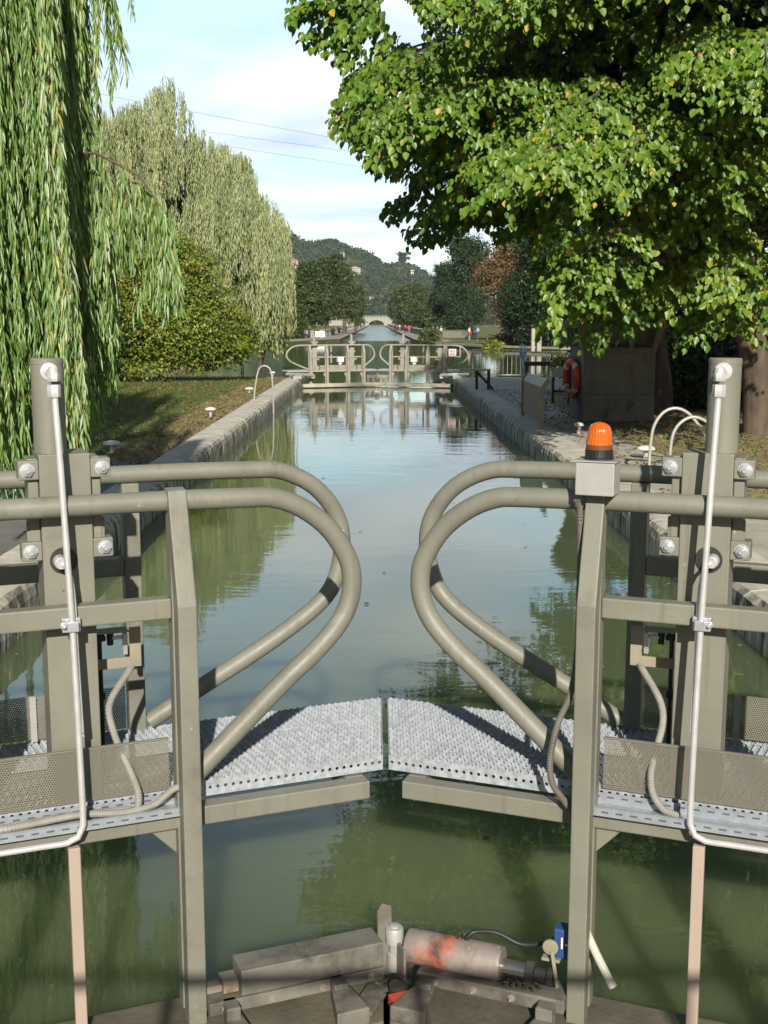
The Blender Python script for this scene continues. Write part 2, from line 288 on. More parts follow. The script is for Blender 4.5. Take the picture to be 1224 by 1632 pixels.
# ------------------------------------------------------------------ mesh helpers
class MB:
    def __init__(s): s.v = []; s.f = []
    def add(s, vs, fs):
        o = len(s.v); s.v += [tuple(map(float, p)) for p in vs]; s.f += [tuple(o+i for i in f) for f in fs]; return s
    def box(s, c, d, rot=None):
        hx, hy, hz = d[0]/2, d[1]/2, d[2]/2
        vs = [Vector((x*hx, y*hy, z*hz)) for x in (-1,1) for y in (-1,1) for z in (-1,1)]
        if rot is not None: vs = [rot @ p for p in vs]
        c = Vector(c)
        return s.add([c+p for p in vs], [(0,1,3,2),(4,6,7,5),(0,4,5,1),(2,3,7,6),(0,2,6,4),(1,5,7,3)])
    def span(s, lo, hi): return s.box([(a+b)/2 for a, b in zip(lo, hi)], [abs(b-a) for a, b in zip(lo, hi)])
    def beam(s, p0, p1, w, h, up=(0,0,1)):
        p0, p1 = Vector(p0), Vector(p1); d = p1-p0; L = d.length; x = d/L
        u = Vector(up); y = u.cross(x)
        if y.length < 1e-4: y = Vector((0,1,0)).cross(x)
        y.normalize(); z = x.cross(y)
        rot = Matrix((x, y, z)).transposed()
        return s.box((p0+p1)/2, (L, w, h), rot)
    def tube(s, pts, r, seg=12, cap=True):
        pts = [Vector(p) for p in pts]; n = len(pts)
        rs = [r]*n if isinstance(r, (int, float)) else list(r)
        tang = []
        for i in range(n):
            t = pts[min(i+1, n-1)] - pts[max(i-1, 0)]; tang.append(t.normalized() if t.length > 1e-9 else Vector((0,0,1)))
        t0 = tang[0]; a = Vector((0,0,1)) if abs(t0.z) < 0.9 else Vector((1,0,0))
        nrm = t0.cross(a).normalized(); vs = []; fs = []
        for i in range(n):
            nrm = (nrm - tang[i]*nrm.dot(tang[i]))
            if nrm.length < 1e-6: nrm = tang[i].orthogonal()
            nrm.normalize(); b = tang[i].cross(nrm)
            for k in range(seg):
                an = 2*math.pi*k/seg; vs.append(pts[i] + (nrm*math.cos(an)+b*math.sin(an))*rs[i])
        for i in range(n-1):
            for k in range(seg):
                k2 = (k+1) % seg; fs.append((i*seg+k, i*seg+k2, (i+1)*seg+k2, (i+1)*seg+k))
        if cap: fs.append(tuple(range(seg-1, -1, -1))); fs.append(tuple((n-1)*seg+k for k in range(seg)))
        return s.add(vs, fs)
    def lathe(s, prof, c, seg=24, rot=None):
        vs = []; fs = []; n = len(prof); c = Vector(c)
        for r, z in prof:
            for k in range(seg):
                a = 2*math.pi*k/seg; p = Vector((r*math.cos(a), r*math.sin(a), z))
                vs.append(c + (rot @ p if rot is not None else p))
        for i in range(n-1):
            for k in range(seg):
                k2 = (k+1) % seg; fs.append((i*seg+k, i*seg+k2, (i+1)*seg+k2, (i+1)*seg+k))
        fs.append(tuple(range(seg-1, -1, -1))); fs.append(tuple((n-1)*seg+k for k in range(seg)))
        return s.add(vs, fs)
    def prism(s, poly, fn, t0, t1):
        """extrude 2D poly; fn(a,b,t)->xyz"""
        n = len(poly)
        vs = [fn(a, b, t0) for a, b in poly] + [fn(a, b, t1) for a, b in poly]
        fs = [tuple(range(n-1, -1, -1)), tuple(range(n, 2*n))] + [(i, (i+1) % n, n+(i+1) % n, n+i) for i in range(n)]
        return s.add(vs, fs)
    def build(s, name, m, parent=None, bevel=0.0, smooth=False, recalc=True):
        me = bpy.data.meshes.new(name); me.from_pydata(s.v, [], s.f)
        if recalc:
            bm = bmesh.new(); bm.from_mesh(me); bmesh.ops.recalc_face_normals(bm, faces=bm.faces); bm.to_mesh(me); bm.free()
        ms = m if isinstance(m, list) else [m]
        for x in ms: me.materials.append(x)
        o = bpy.data.objects.new(name, me); COL.objects.link(o)
        if parent is not None: o.parent = parent
        if smooth:
            me.polygons.foreach_set('use_smooth', [True]*len(me.polygons)); me.set_sharp_from_angle(angle=R(38))
        if bevel > 0:
            md = o.modifiers.new('bevel', 'BEVEL'); md.width = bevel; md.segments = 2; md.limit_method = 'ANGLE'; md.angle_limit = R(40)
        return o
def tag(o, label=None, cat=None, group=None, kind=None):
    if label: o['label'] = label
    if cat: o['category'] = cat
    if group: o['group'] = group
    if kind: o['kind'] = kind
    return o
def empty(name, loc=(0,0,0), rz=0.0, label=None, cat=None, group=None):
    o = bpy.data.objects.new(name, None); COL.objects.link(o); o.location = loc; o.rotation_euler = (0,0,rz); o.empty_display_size = 0.2
    return tag(o, label, cat, group)
def copy_tree(o, parent=None):
    c = o.copy(); COL.objects.link(c); c.parent = parent
    for ch in list(o.children): copy_tree(ch, c)
    return c
def catmull(pts, step):
    P = [Vector(p) for p in pts]; P = [P[0]*2-P[1]] + P + [P[-1]*2-P[-2]]; out = []
    for i in range(1, len(P)-2):
        a, b, c, d = P[i-1], P[i], P[i+1], P[i+2]; n = max(1, int((c-b).length/step))
        for k in range(n):
            t = k/n; out.append(0.5*((2*b)+(c-a)*t+(2*a-5*b+4*c-d)*t*t+(3*b-a-3*c+d)*t**3))
    out.append(P[-2]); return out
def corrugated(pts, r, pitch=0.0085):
    p = catmull(pts, pitch/4); rs = [r*(1.0 if (i//2) % 2 == 0 else 0.91) for i in range(len(p))]
    return MB().tube(p, rs, 10)

# foliage: many leaf-shaped faces made in one go
def leaves(name, P, D, Nn, L, W, m, parent=None, var=None, fold=0.18, simple=False):
    P = np.asarray(P, float); n = len(P)
    if n == 0: return None
    D = D/np.maximum(np.linalg.norm(D, axis=1, keepdims=True), 1e-9)
    S = np.cross(D, Nn); S /= np.maximum(np.linalg.norm(S, axis=1, keepdims=True), 1e-9)
    Nn = np.cross(S, D)
    L = np.broadcast_to(np.asarray(L, float), (n,))[:, None]; W = np.broadcast_to(np.asarray(W, float), (n,))[:, None]
    if simple:
        vs = np.stack([P, P+D*L*0.5+S*W*0.5, P+D*L, P+D*L*0.5-S*W*0.5], 1); k = 4
        idx = np.array([[0,1,2,3]])
    else:
        f = W*fold
        vs = np.stack([P, P+D*L*0.30+S*W*0.5+Nn*f, P+D*L*0.64+S*W*0.40+Nn*f*0.8, P+D*L-Nn*f*0.3, P+D*L*0.64-S*W*0.40+Nn*f*0.8, P+D*L*0.30-S*W*0.5+Nn*f], 1); k = 6
        idx = np.array([[0,1,2,3],[0,3,4,5]])
    q = len(idx)
    vi = (np.arange(n)[:, None, None]*k + idx[None]).reshape(-1)
    me = bpy.data.meshes.new(name)
    me.vertices.add(n*k); me.vertices.foreach_set('co', vs.reshape(-1))
    me.loops.add(n*q*4); me.loops.foreach_set('vertex_index', vi.astype(np.int32))
    me.polygons.add(n*q); me.polygons.foreach_set('loop_start', (np.arange(n*q)*4).astype(np.int32))
    me.update(calc_edges=True)
    if var is None: var = RNG.random(n)
    at = me.attributes.new('leafvar', 'FLOAT', 'POINT'); at.data.foreach_set('value', np.repeat(np.asarray(var, np.float32), k))
    me.materials.append(m)
    o = bpy.data.objects.new(name, me); COL.objects.link(o)
    if parent is not None: o.parent = parent
    return o
def rand_dirs(n):
    v = RNG.normal(size=(n,3)); return v/np.linalg.norm(v, axis=1, keepdims=True)

# ------------------------------------------------------------------ setting: water, ground, canal
def slab(name, poly, z, m, depth=None):
    mb = MB(); n = len(poly)
    if depth is None: mb.add([(x,y,z) for x,y in poly], [tuple(range(n))])
    else: mb.prism(poly, lambda a,b,t: (a,b,t), z-depth, z)
    o = mb.build(name, m); tag(o, kind='structure'); return o
BED = -3.2
slab('ground', [(-4000,-300),(4000,-300),(4000,6000),(-4000,6000)], BED-0.4, M['path'])
wt = MB()
# canal water upstream of the near gate (follows the gate skin), basin, and the canal across the aqueduct
wt.add([(-3.6,3.22,0),(0,4.55,0),(3.6,3.22,0),(3.6,50,0),(60,50,0),(60,172,0),(-60,172,0),(-60,50,0),(-3.6,50,0)], [tuple(range(9))])
bmw = wt.build('water', M['water']); tag(bmw, kind='structure')
me = bmw.data; bm = bmesh.new(); bm.from_mesh(me); bmesh.ops.triangulate(bm, faces=bm.faces); bm.to_mesh(me); bm.free()
slab('canal', [(-6.5,172),(6.5,172),(6.5,900),(-6.5,900)], 0.0, M['windwater'])
slab('lawn', [(-90,-6),(-3.62,-6),(-3.62,49.4),(-14,49.4),(-24,44),(-90,40)], 0.38, M['lawn'], 3.4)
slab('quay_ground', [(3.66,-6),(90,-6),(90,52),(12,49.0),(3.66,49.4)], 0.38, M['dirt'], 3.4)
def ragged(x0, x1, y0, y1, amp, n, side):
    a = [(x0, y0+(y1-y0)*i/n) for i in range(n+1)]; b = [(x1 + random.uniform(-amp, amp), y0+(y1-y0)*i/n) for i in range(n+1)]
    return a + b[::-1]
slab('verge', ragged(-3.63, -4.75, 6, 49.2, 0.28, 40, -1), 0.386, M['dirt'])
slab('pavement', [(-9,8),(-3.63,8),(-3.63,19.6),(-9,19.3)], 0.394, M['conc_dark'])
slab('quay_path', ragged(3.67, 4.75, 6, 40, 0.2, 40, 1), 0.386, M['conc'])
slab('lock_head', [(3.67,38.5),(8.6,38.2),(11.5,41),(11.8,48.6),(3.67,49.2)], 0.395, M['conc'])
slab('bank', [(6.0,900),(5,163),(5.4,146),(6.4,133),(10.6,118),(16.4,107),(26,98),(60,90),(400,90),(400,900)], 0.36, M['bankgrass'], 3.3)
slab('bank', [(-6.0,900),(-5,165),(-8,152),(-10.5,140),(-16,128),(-30,118),(-60,112),(-400,112),(-400,900)], 0.36, M['bankgrass'], 3.3)
slab('towpath', [(5.0,163.5),(5.5,146.2),(6.3,137),(8.0,140),(9.5,150),(8.0,176),(8.0,800),(5.0,800)], 0.366, M['path'])
slab('towpath', [(-5.0,165.5),(-8.1,152.5),(-10.3,142),(-13.5,142.5),(-11,160),(-8.3,185),(-8.3,800),(-5.0,800)], 0.366, M['path'])
mb = MB(); kp = [(6.7,132.6),(10.7,118.1),(16.5,107.1),(26,98.1),(40,94)]
for a, b in zip(kp, kp[1:]): mb.beam((*a,0.32), (*b,0.32), 0.5, 0.2)
tag(mb.build('kerb', M['stonefar']), kind='structure')

# lock walls: a coping of worn stones over a dark wet wall
def lock_wall(s, label):
    root = empty('lock_wall', (s*3.04, 0, 0), 0, label, 'wall')
    mb = MB(); ys_ = []; y = -5.0
    while y < 49.3:                                    # stones about 1.2 m long; a narrow groove at each joint
        L = random.uniform(0.9, 1.5); k = 5
        ys_ += [(y+0.004,0)] + [(y+L*t/k,0) for t in range(1,k)] + [(y+L-0.010,0),(y+L-0.006,1),(y+L,1)]
        y += L
    ph = random.uniform(0,6); rows = []
    base = [(0.0,-0.17),(-0.004,0.10),(0.0,0.25),(0.02,0.335),(0.07,0.385),(0.16,0.403),(0.34,0.408),(0.60,0.41),(0.60,-0.17)]
    for y, g in ys_:
        row = []
        for q, (a, b) in enumerate(base):
            w = 0.010 if 1 <= q <= 5 else 0.004
            a2 = a + w*(math.sin(y*3.1+ph+q)+math.sin(y*7.7+q*2.1))*0.5 + random.uniform(-1,1)*w*0.5 + (0.012 if g and q < 6 else 0); b2 = b + w*0.5*math.sin(y*2.3+q*1.3) + random.uniform(-1,1)*w*0.25 - (0.010 if g and 2 <= q <= 7 else 0)
            row.append((s*a2, y, b2))
        rows.append(row)
    nq = len(base); vs = [p for r_ in rows for p in r_]; fs = [(i_*nq+q,i_*nq+q+1,(i_+1)*nq+q+1,(i_+1)*nq+q) for i_ in range(len(rows)-1) for q in range(nq-1)]
    fs += [tuple(range(nq)), tuple((len(rows)-1)*nq+q for q in range(nq))]
    mb.add(vs, fs)
    mb.build('coping', M['stone'], root)
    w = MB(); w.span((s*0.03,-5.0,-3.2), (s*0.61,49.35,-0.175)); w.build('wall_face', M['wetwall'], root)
    return root
lock_wall(-1, 'pale worn stone lock wall along the lawn with willow trees')
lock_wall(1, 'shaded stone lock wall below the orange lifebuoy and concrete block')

# ------------------------------------------------------------------ lock gates
ALPHA = R(21.7)
def L3(s, u, n, z): return Vector((s*u, n, z))
LOOP = [(0.554,1.985),(0.459,1.977),(0.362,1.937),(0.268,1.866),(0.203,1.780),(0.165,1.690),(0.166,1.585),(0.210,1.486),(0.305,1.384),(0.444,1.268),(0.729,1.010),(0.80,0.945)]
RLOOP = [(0.348,1.995),(0.220,1.985),(0.094,1.93),(0.007,1.850),(-0.051,1.748),(-0.066,1.633),(-0.035,1.490),(0.04,1.384),(0.218,1.260),(0.42,1.146),(0.561,1.072),(0.82,0.93)]
UMAX = 3.22
def nut(mb, s, u, n, z, r=0.021, h=0.016):
    rot = Matrix.Rotation(R(90), 3, 'X')
    mb.lathe([(r*1.25,-0.001),(r*1.25,0.003)], L3(s,u,n,z), 20, rot)
    mb.lathe([(r,0.003),(r,h),(r*0.86,h+0.002)], L3(s,u,n,z), 6, rot)
    mb.lathe([(r*0.5,h+0.002),(r*0.5,h+0.010),(r*0.4,h+0.012)], L3(s,u,n,z), 14, rot)
def grating(s, u_out, n0, n1, z):
    """serrated safety grating with real holes; rows run along the leaf; inner edge cut on the mitre line"""
    mb = MB(); pu, pn = 0.030, 0.0285
    rows = int((n1-n0)/pn); pn = (n1-n0)/rows; ta = math.tan(ALPHA); k8 = 8
    ang = [2*math.pi*(k+0.5)/k8 for k in range(k8)]
    for r in range(rows):
        nc = n0 + (r+0.5)*pn
        u_in = 0.012/math.cos(ALPHA) - nc*ta
        off = 0.5*pu if r % 2 else 0.0
        n_c = int((u_out-u_in)/pu)
        gap = 0.0
        for c in range(n_c):
            uc = u_in + 0.5*pu + off*0.999 + c*pu
            if uc+pu/2 > u_out: break
            base = len(mb.v)
            vs = []
            for a in ang:                                   # square outline
                ca, sa = math.cos(a), math.sin(a); m_ = max(abs(ca), abs(sa))
                vs.append(L3(s, uc + ca/m_*pu/2, nc + sa/m_*pn/2, z-0.016))
            for i, a in enumerate(ang): vs.append(L3(s, uc + math.cos(a)*0.0138, nc + math.sin(a)*0.0126, z-0.015))
            for i, a in enumerate(ang): vs.append(L3(s, uc + math.cos(a)*0.0112, nc + math.sin(a)*0.0100, z + (0.007 if i in (1,2) else 0.002 if i in (5,6) else -0.011)))
            for i, a in enumerate(ang): vs.append(L3(s, uc + math.cos(a)*0.0104, nc + math.sin(a)*0.0092, z-0.022))
            fs = []
            for lv in range(3):
                for k in range(k8):
                    if lv == 0 and k == 0: continue
                    k2 = (k+1) % k8; fs.append((lv*8+k, lv*8+k2, lv*8+8+k2, lv*8+8+k))
            mb.add(vs, fs)
    return mb
def flange(s, u0, u1, n, z0, z1, u0b=None):
    """front upstand of a plank: a strip with a row of round holes, made of ring cells"""
    mb = MB(); w = 0.030; c = int(abs(u1-u0)/w); w = (u1-u0)/c; h = z1-z0
    for i in range(c):
        uc = u0+(i+0.5)*w; zc = z0+h*0.52; vs = []; K = 12
        for k in range(K):
            a = 2*math.pi*(k+0.5)/K; ca, sa = math.cos(a), math.sin(a); m_ = max(abs(ca), abs(sa))
            vs.append(L3(s, uc+ca/m_*w/2, n, (z0+z1)/2+sa/m_*h/2))
        for k in range(K):
            a = 2*math.pi*(k+0.5)/K; vs.append(L3(s, uc+math.cos(a)*0.0068, n, zc+math.sin(a)*0.0068))
        for k in range(K):
            a = 2*math.pi*(k+0.5)/K; vs.append(L3(s, uc+math.cos(a)*0.0068, n+0.004, zc+math.sin(a)*0.0068))
        fs = []
        for lv in range(2):
            for k in range(K): k2 = (k+1) % K; fs.append((lv*K+k, lv*K+k2, lv*K+K+k2, lv*K+K+k))
        mb.add(vs, fs)
    return mb
def stanchion(s, u, zr=2.01, zk=1.635, zb=0.04, w=0.068):
    mb = MB()
    mb.beam(L3(s,u,-0.05,zb), L3(s,u,-0.05,zr-0.06), w, w, up=(0,1,0))                 # rear upright
    # kinked front upright: vertical, then leaning back to the rail
    prof = [(-0.212,zb),(-0.212,zk),(-0.094,zr+0.022),(-0.040,zr+0.028),(-0.040,zr-0.02),(-0.083,zr-0.06),(-0.140,zk-0.02),(-0.140,zb)]
    mb.prism(prof, lambda a,b,t: (t, a, b), s*(u+0.006)-w/2, s*(u+0.006)+w/2)
    g = [(u+w/2,0.775),(u+w/2+0.115,0.775),(u+w/2,0.655)]
    mb.prism(g, lambda a,b,t: (s*a, t, b), -0.055, -0.045)
    mb.prism([(-0.09,zb),(-0.125,zb),(-0.125,zb+0.16),(-0.09,zb+0.06)], lambda a,b,t: (t,a,b), s*u-0.005, s*u+0.005)
    return mb
def lock_gate(s, label):
    root = empty('lock_gate', (0,4.58,0), -s*ALPHA, label, 'lock gate', 'near lock gate leaves')
    g = M['gate']
    b = MB(); ta = math.tan(ALPHA)
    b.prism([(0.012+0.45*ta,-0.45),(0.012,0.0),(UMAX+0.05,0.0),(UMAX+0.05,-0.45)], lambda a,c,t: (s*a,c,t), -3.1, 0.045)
    b.build('gate_body', M['dirt_shade'], root, bevel=0.006)
    for i, u in enumerate((0.83, 1.62, 2.40, 3.10)):
        o = stanchion(s, u).build('stanchion', g, root, bevel=0.005)
    fr = MB().tube([L3(s,UMAX,-0.05,1.992)] + catmull([L3(s,u,-0.05,z) for u,z in [(0.85,1.99)]+LOOP], 0.03), 0.0375, 20)
    fr.build('handrail', g, root, smooth=True)
    rr = MB().tube([L3(s,UMAX+0.1,0.68,2.00)] + catmull([L3(s,u,0.68,z) for u,z in [(0.65,2.0)]+RLOOP], 0.03), 0.0375, 20)
    rr.build('handrail', g, root, smooth=True)
    MB().span(L3(s,0.865,-0.083,1.565), L3(s,UMAX,-0.018,1.640)).build('mid_rail', g, root, bevel=0.006)
    MB().span(L3(s,0.905,0.648,1.580), L3(s,UMAX,0.712,1.655)).build('mid_rail', g, root, bevel=0.006)
    for u in (0.87, 1.66, 2.44):
        MB().beam(L3(s,u,0.68,0.84), L3(s,u,0.68,1.965), 0.07, 0.07, up=(0,1,0)).build('rear_post', g, root, bevel=0.005)
    # bearers under the walkway
    bb = MB().span(L3(s,0.10,-0.085,0.765), L3(s,UMAX,-0.015,0.838))
    bb.span(L3(s,0.10,-0.015,0.765), L3(s,0.175,0.60,0.838))
    for u in (0.87,1.66,2.44): bb.span(L3(s,u-0.035,-0.015,0.770), L3(s,u+0.035,0.715,0.835))
    bb.build('bearer', g, root, bevel=0.006)
    gr = grating(s, 2.0, 0.0, 0.68, 0.905)
    for k in (0.215, 0.455):                                   # seams between planks
        gr.span(L3(s,0.02-k*ta+0.01,k-0.003,0.885), L3(s,2.0,k+0.003,0.903))
    w = gr.build('walkway_grating', M['galv'], root, recalc=False)
    fl = flange(s, 0.014, 2.0, -0.004, 0.846, 0.905)
    fl.beam(L3(s,0.016,-0.002,0.876), L3(s,0.016-0.68*ta,0.68,0.876), 0.004, 0.06)
    fl.span(L3(s,-0.25,0.681,0.85), L3(s,2.0,0.684,0.905))
    fl.span(L3(s,0.014,-0.005,0.845), L3(s,2.0,0.012,0.848))
    fl.build('perforated_edge', M['galv'], w, recalc=False)
    tb = MB().span(L3(s,0.88,-0.028,0.902), L3(s,UMAX,-0.0255,1.100)); tbo = tb.build('toe_board', M['perf'], root)
    MB().span(L3(s,0.88,-0.034,1.0985), L3(s,UMAX,-0.02,1.103)).build('toe_board_rim', g, tbo)
    tb = MB().span(L3(s,0.92,0.645,0.925), L3(s,UMAX,0.6475,1.110)); tb.build('toe_board', M['perf'], root)
    t2 = MB().span(L3(s,1.285,0.630,0.92), L3(s,1.31,0.644,1.112)); t2.build('toe_board_clip', M['palegrey'], root)
    # paddle cylinder in its square casing
    hc = MB(); bx0, bx1, nz0, nz1 = 1.117, 1.293, 0.02, 0.20
    hc.span(L3(s,bx0,nz0,0.80), L3(s,bx1,nz1,2.165))
    for du in (-1, 1):
        hc.span(L3(s,1.205+du*0.089,0.045,1.80), L3(s,1.205+du*0.125,0.17,2.15))
        for z in (2.112, 1.825): hc.span(L3(s,1.205+du*0.0885,0.022,z-0.034), L3(s,1.205+du*0.158,0.10,z+0.034))
        hc.span(L3(s,1.205+du*0.118,0.05,1.85), L3(s,1.205+du*0.135,0.065,1.93))
    ho = hc.build('paddle_casing', g, root, bevel=0.004)
    cy = MB().lathe([(0.0565,2.165),(0.0565,2.475),(0.0575,2.476),(0.0575,2.492),(0.054,2.496)], L3(s,1.242,0.10,0), 32)
    cy.build('ram_tube', g, ho, smooth=True)
    for du in (-1,1):
        for z in (2.112, 1.825):
            nb = MB(); nut(nb, s, 1.205+du*0.128, 0.022, z); nb.build('bolt', M['zinc'], ho, smooth=True)
    hole = MB().lathe([(0.048,0.0),(0.048,0.003)], L3(s,1.222,0.020,1.787), 28, Matrix.Rotation(R(90),3,'X')); hole.build('port_shade_disc', M['black'], ho)  # flat black disc painted for the shade inside the open port
    pn = MB()
    rot = Matrix.Rotation(R(90),3,'X')
    pn.lathe([(0.026,0.003),(0.026,0.006),(0.022,0.04),(0.016,0.045)], L3(s,1.236,0.02,1.785), 12, rot)
    pn.lathe([(0.018,0.045),(0.018,0.065)], L3(s,1.236,0.02,1.785), 6, rot)
    pn.tube(catmull([L3(s,1.236,-0.03,1.785), L3(s,1.224,-0.075,1.778), L3(s,1.214,-0.092,1.745), L3(s,1.207,-0.095,1.66), L3(s,1.207,-0.110,1.50), L3(s,1.203,-0.13,1.2)], 0.02), 0.0075, 10)
    pn.build('feed_pipe', M['steel'], ho, smooth=True)
    # outer bright pipe: elbow, long drop, bend, run along the tray
    pp = MB()
    pp.lathe([(0.030,0),(0.030,0.004)], L3(s,1.242,0.046,2.452), 24, rot)
    pp.tube([L3(s,1.242,0.05,2.452), L3(s,1.242,-0.035,2.452), L3(s,1.242,-0.075,2.445)], 0.0165, 12)
    pp.tube([L3(s,1.242,-0.075,2.468), L3(s,1.242,-0.078,2.430)], 0.017, 12)
    pp.lathe([(0.0215,-0.030),(0.0225,-0.026),(0.0225,0.008),(0.0205,0.012)], L3(s,1.242,-0.079,2.40), 6)
    pp.lathe([(0.0195,-0.002),(0.0205,0.0),(0.0205,0.022),(0.018,0.026)], L3(s,1.242,-0.078,2.425), 6)
    pts = [(1.242,-0.079,2.41),(1.240,-0.082,2.337),(1.233,-0.098,2.104),(1.227,-0.112,1.844),(1.220,-0.122,1.572),(1.216,-0.138,1.24),(1.215,-0.156,0.915),(1.218,-0.158,0.862),(1.235,-0.158,0.826),(1.272,-0.158,0.812),(1.37,-0.158,0.812),(1.6,-0.158,0.812),(UMAX,-0.158,0.812)]
    pp.tube(catmull([L3(s,*p) for p in pts], 0.02), 0.0112, 14)
    po = pp.build('hydraulic_pipe', M['steel'], root, smooth=True)
    cl = MB().span(L3(s,1.200,-0.142,1.565), L3(s,1.238,-0.100,1.600)); cl.span(L3(s,1.190,-0.112,1.558), L3(s,1.252,-0.084,1.607))
    nut(cl, s, 1.247, -0.112, 1.582, 0.010, 0.012)
    cl.build('pipe_clamp', M['zinc'], po, bevel=0.003)
    # cable tray
    tr = MB()
    tr.span(L3(s,0.862,-0.135,0.840), L3(s,UMAX,-0.025,0.843))
    tr.span(L3(s,0.862,-0.138,0.838), L3(s,UMAX,-0.1355,0.872)); tr.span(L3(s,0.862,-0.143,0.8715), L3(s,UMAX,-0.1345,0.8745))
    tr.span(L3(s,0.862,-0.026,0.843), L3(s,UMAX,-0.0235,0.884))
    tr.build('cable_tray', M['tray'], root)
    # limit switch bracket and its conduit
    br = MB()
    br.span(L3(s,0.925,0.22,1.315), L3(s,0.968,0.225,1.470)); br.span(L3(s,0.968,0.22,1.315), L3(s,1.095,0.225,1.355)); br.span(L3(s,0.968,0.221,1.452), L3(s,1.095,0.30,1.456))
    br.span(L3(s,1.09,0.20,1.32), L3(s,1.118,0.226,1.345))
    bro = br.build('switch_bracket', M['rust'], root)
    sw = MB(); sw.tube([L3(s,1.075,0.26,1.45), L3(s,1.075,0.26,0.90)], 0.009, 10); sw.lathe([(0.025,0),(0.025,0.012),(0.014,0.03)], L3(s,1.075,0.26,1.42), 14); sw.span(L3(s,1.062,0.246,1.19), L3(s,1.088,0.272,1.215))
    sw.lathe([(0.012,-0.045),(0.014,0)], L3(s,1.035,0.255,1.445), 10)
    sw.build('switch_rod', M['black'], bro, smooth=True)
    sb = MB().span(L3(s,0.972,0.235,1.36), L3(s,0.990,0.265,1.445)); sb.span(L3(s,0.99,0.245,1.42), L3(s,1.04,0.255,1.435)); sb.build('limit_switch', M['zinc'], bro, bevel=0.003)
    c1 = [(0.965,0.215,1.318),(0.985,0.17,1.310),(1.030,0.12,1.275),(1.068,0.08,1.235),(1.080,0.05,1.190),(1.062,0.01,1.10),(1.030,-0.045,1.01),(1.006,-0.07,0.93),(1.008,-0.075,0.875),(1.030,-0.080,0.855)]
    if s < 0: corrugated([L3(s,*p) for p in c1], 0.0135).build('cable_conduit', M['conduit'], root, smooth=False)
    else:
        c1 = [(0.965,0.215,1.318),(0.985,0.17,1.310),(1.035,0.12,1.26),(1.070,0.08,1.21),(1.080,0.05,1.15),(1.066,0.0,1.06),(1.058,-0.045,0.99),(1.070,-0.06,0.92),(1.11,-0.07,0.87),(1.17,-0.075,0.855)]
        corrugated([L3(s,*p) for p in c1], 0.0135).build('cable_conduit', M['conduit'], root)
    if s < 0:
        c2 = [(UMAX,-0.085,0.862),(2.0,-0.085,0.862),(1.50,-0.085,0.866),(1.343,-0.088,0.874),(1.213,-0.085,0.878),(1.058,-0.085,0.862),(0.955,-0.085,0.873),(0.910,-0.092,0.905),(0.880,-0.105,0.932),(0.83,-0.115,0.945)]
        corrugated([L3(s,*p) for p in c2], 0.0135).build('cable_conduit', M['conduit'], root)
        c3 = [(2.0,-0.058,0.860),(1.5,-0.060,0.862),(1.3,-0.055,0.868),(1.15,-0.055,0.864),(1.03,-0.06,0.86)]
        corrugated([L3(s,*p) for p in c3], 0.0125).build('cable_conduit', M['conduit'], root)
    else:
        c2 = [(0.78,-0.145,2.0),(0.785,-0.10,1.9),(0.788,-0.10,1.5),(0.775,-0.13,1.30),(0.735,-0.16,1.18),(0.712,-0.17,1.05),(0.720,-0.165,0.95),(0.765,-0.145,0.875),(0.79,-0.11,0.80),(0.80,-0.10,0.55),(0.815,-0.105,0.42),(0.86,-0.13,0.36)]
        corrugated([L3(s,*p) for p in c2], 0.0125).build('cable_conduit', M['conduit_dark'], root)
        c3 = [(0.845,-0.12,0.385),(0.86,-0.13,0.36),(0.905,-0.14,0.28),(0.962,-0.15,0.185)]
        corrugated([L3(s,*p) for p in c3], 0.0165).build('cable_conduit', M['conduit_white'], root)
    # pink gauge pole
    MB().beam(L3(s,1.246 if s < 0 else 1.248,-0.115,0.05), L3(s,1.246,-0.115,0.775), 0.042, 0.03, up=(0,1,0)).build('gauge_pole', M['pole'], root, bevel=0.004)
    return root
gl = lock_gate(-1, 'near olive steel lock gate leaf with loop handrail, no beacon, over the canal')
grt = lock_gate(1, 'near olive steel lock gate leaf carrying the amber beacon on its post')

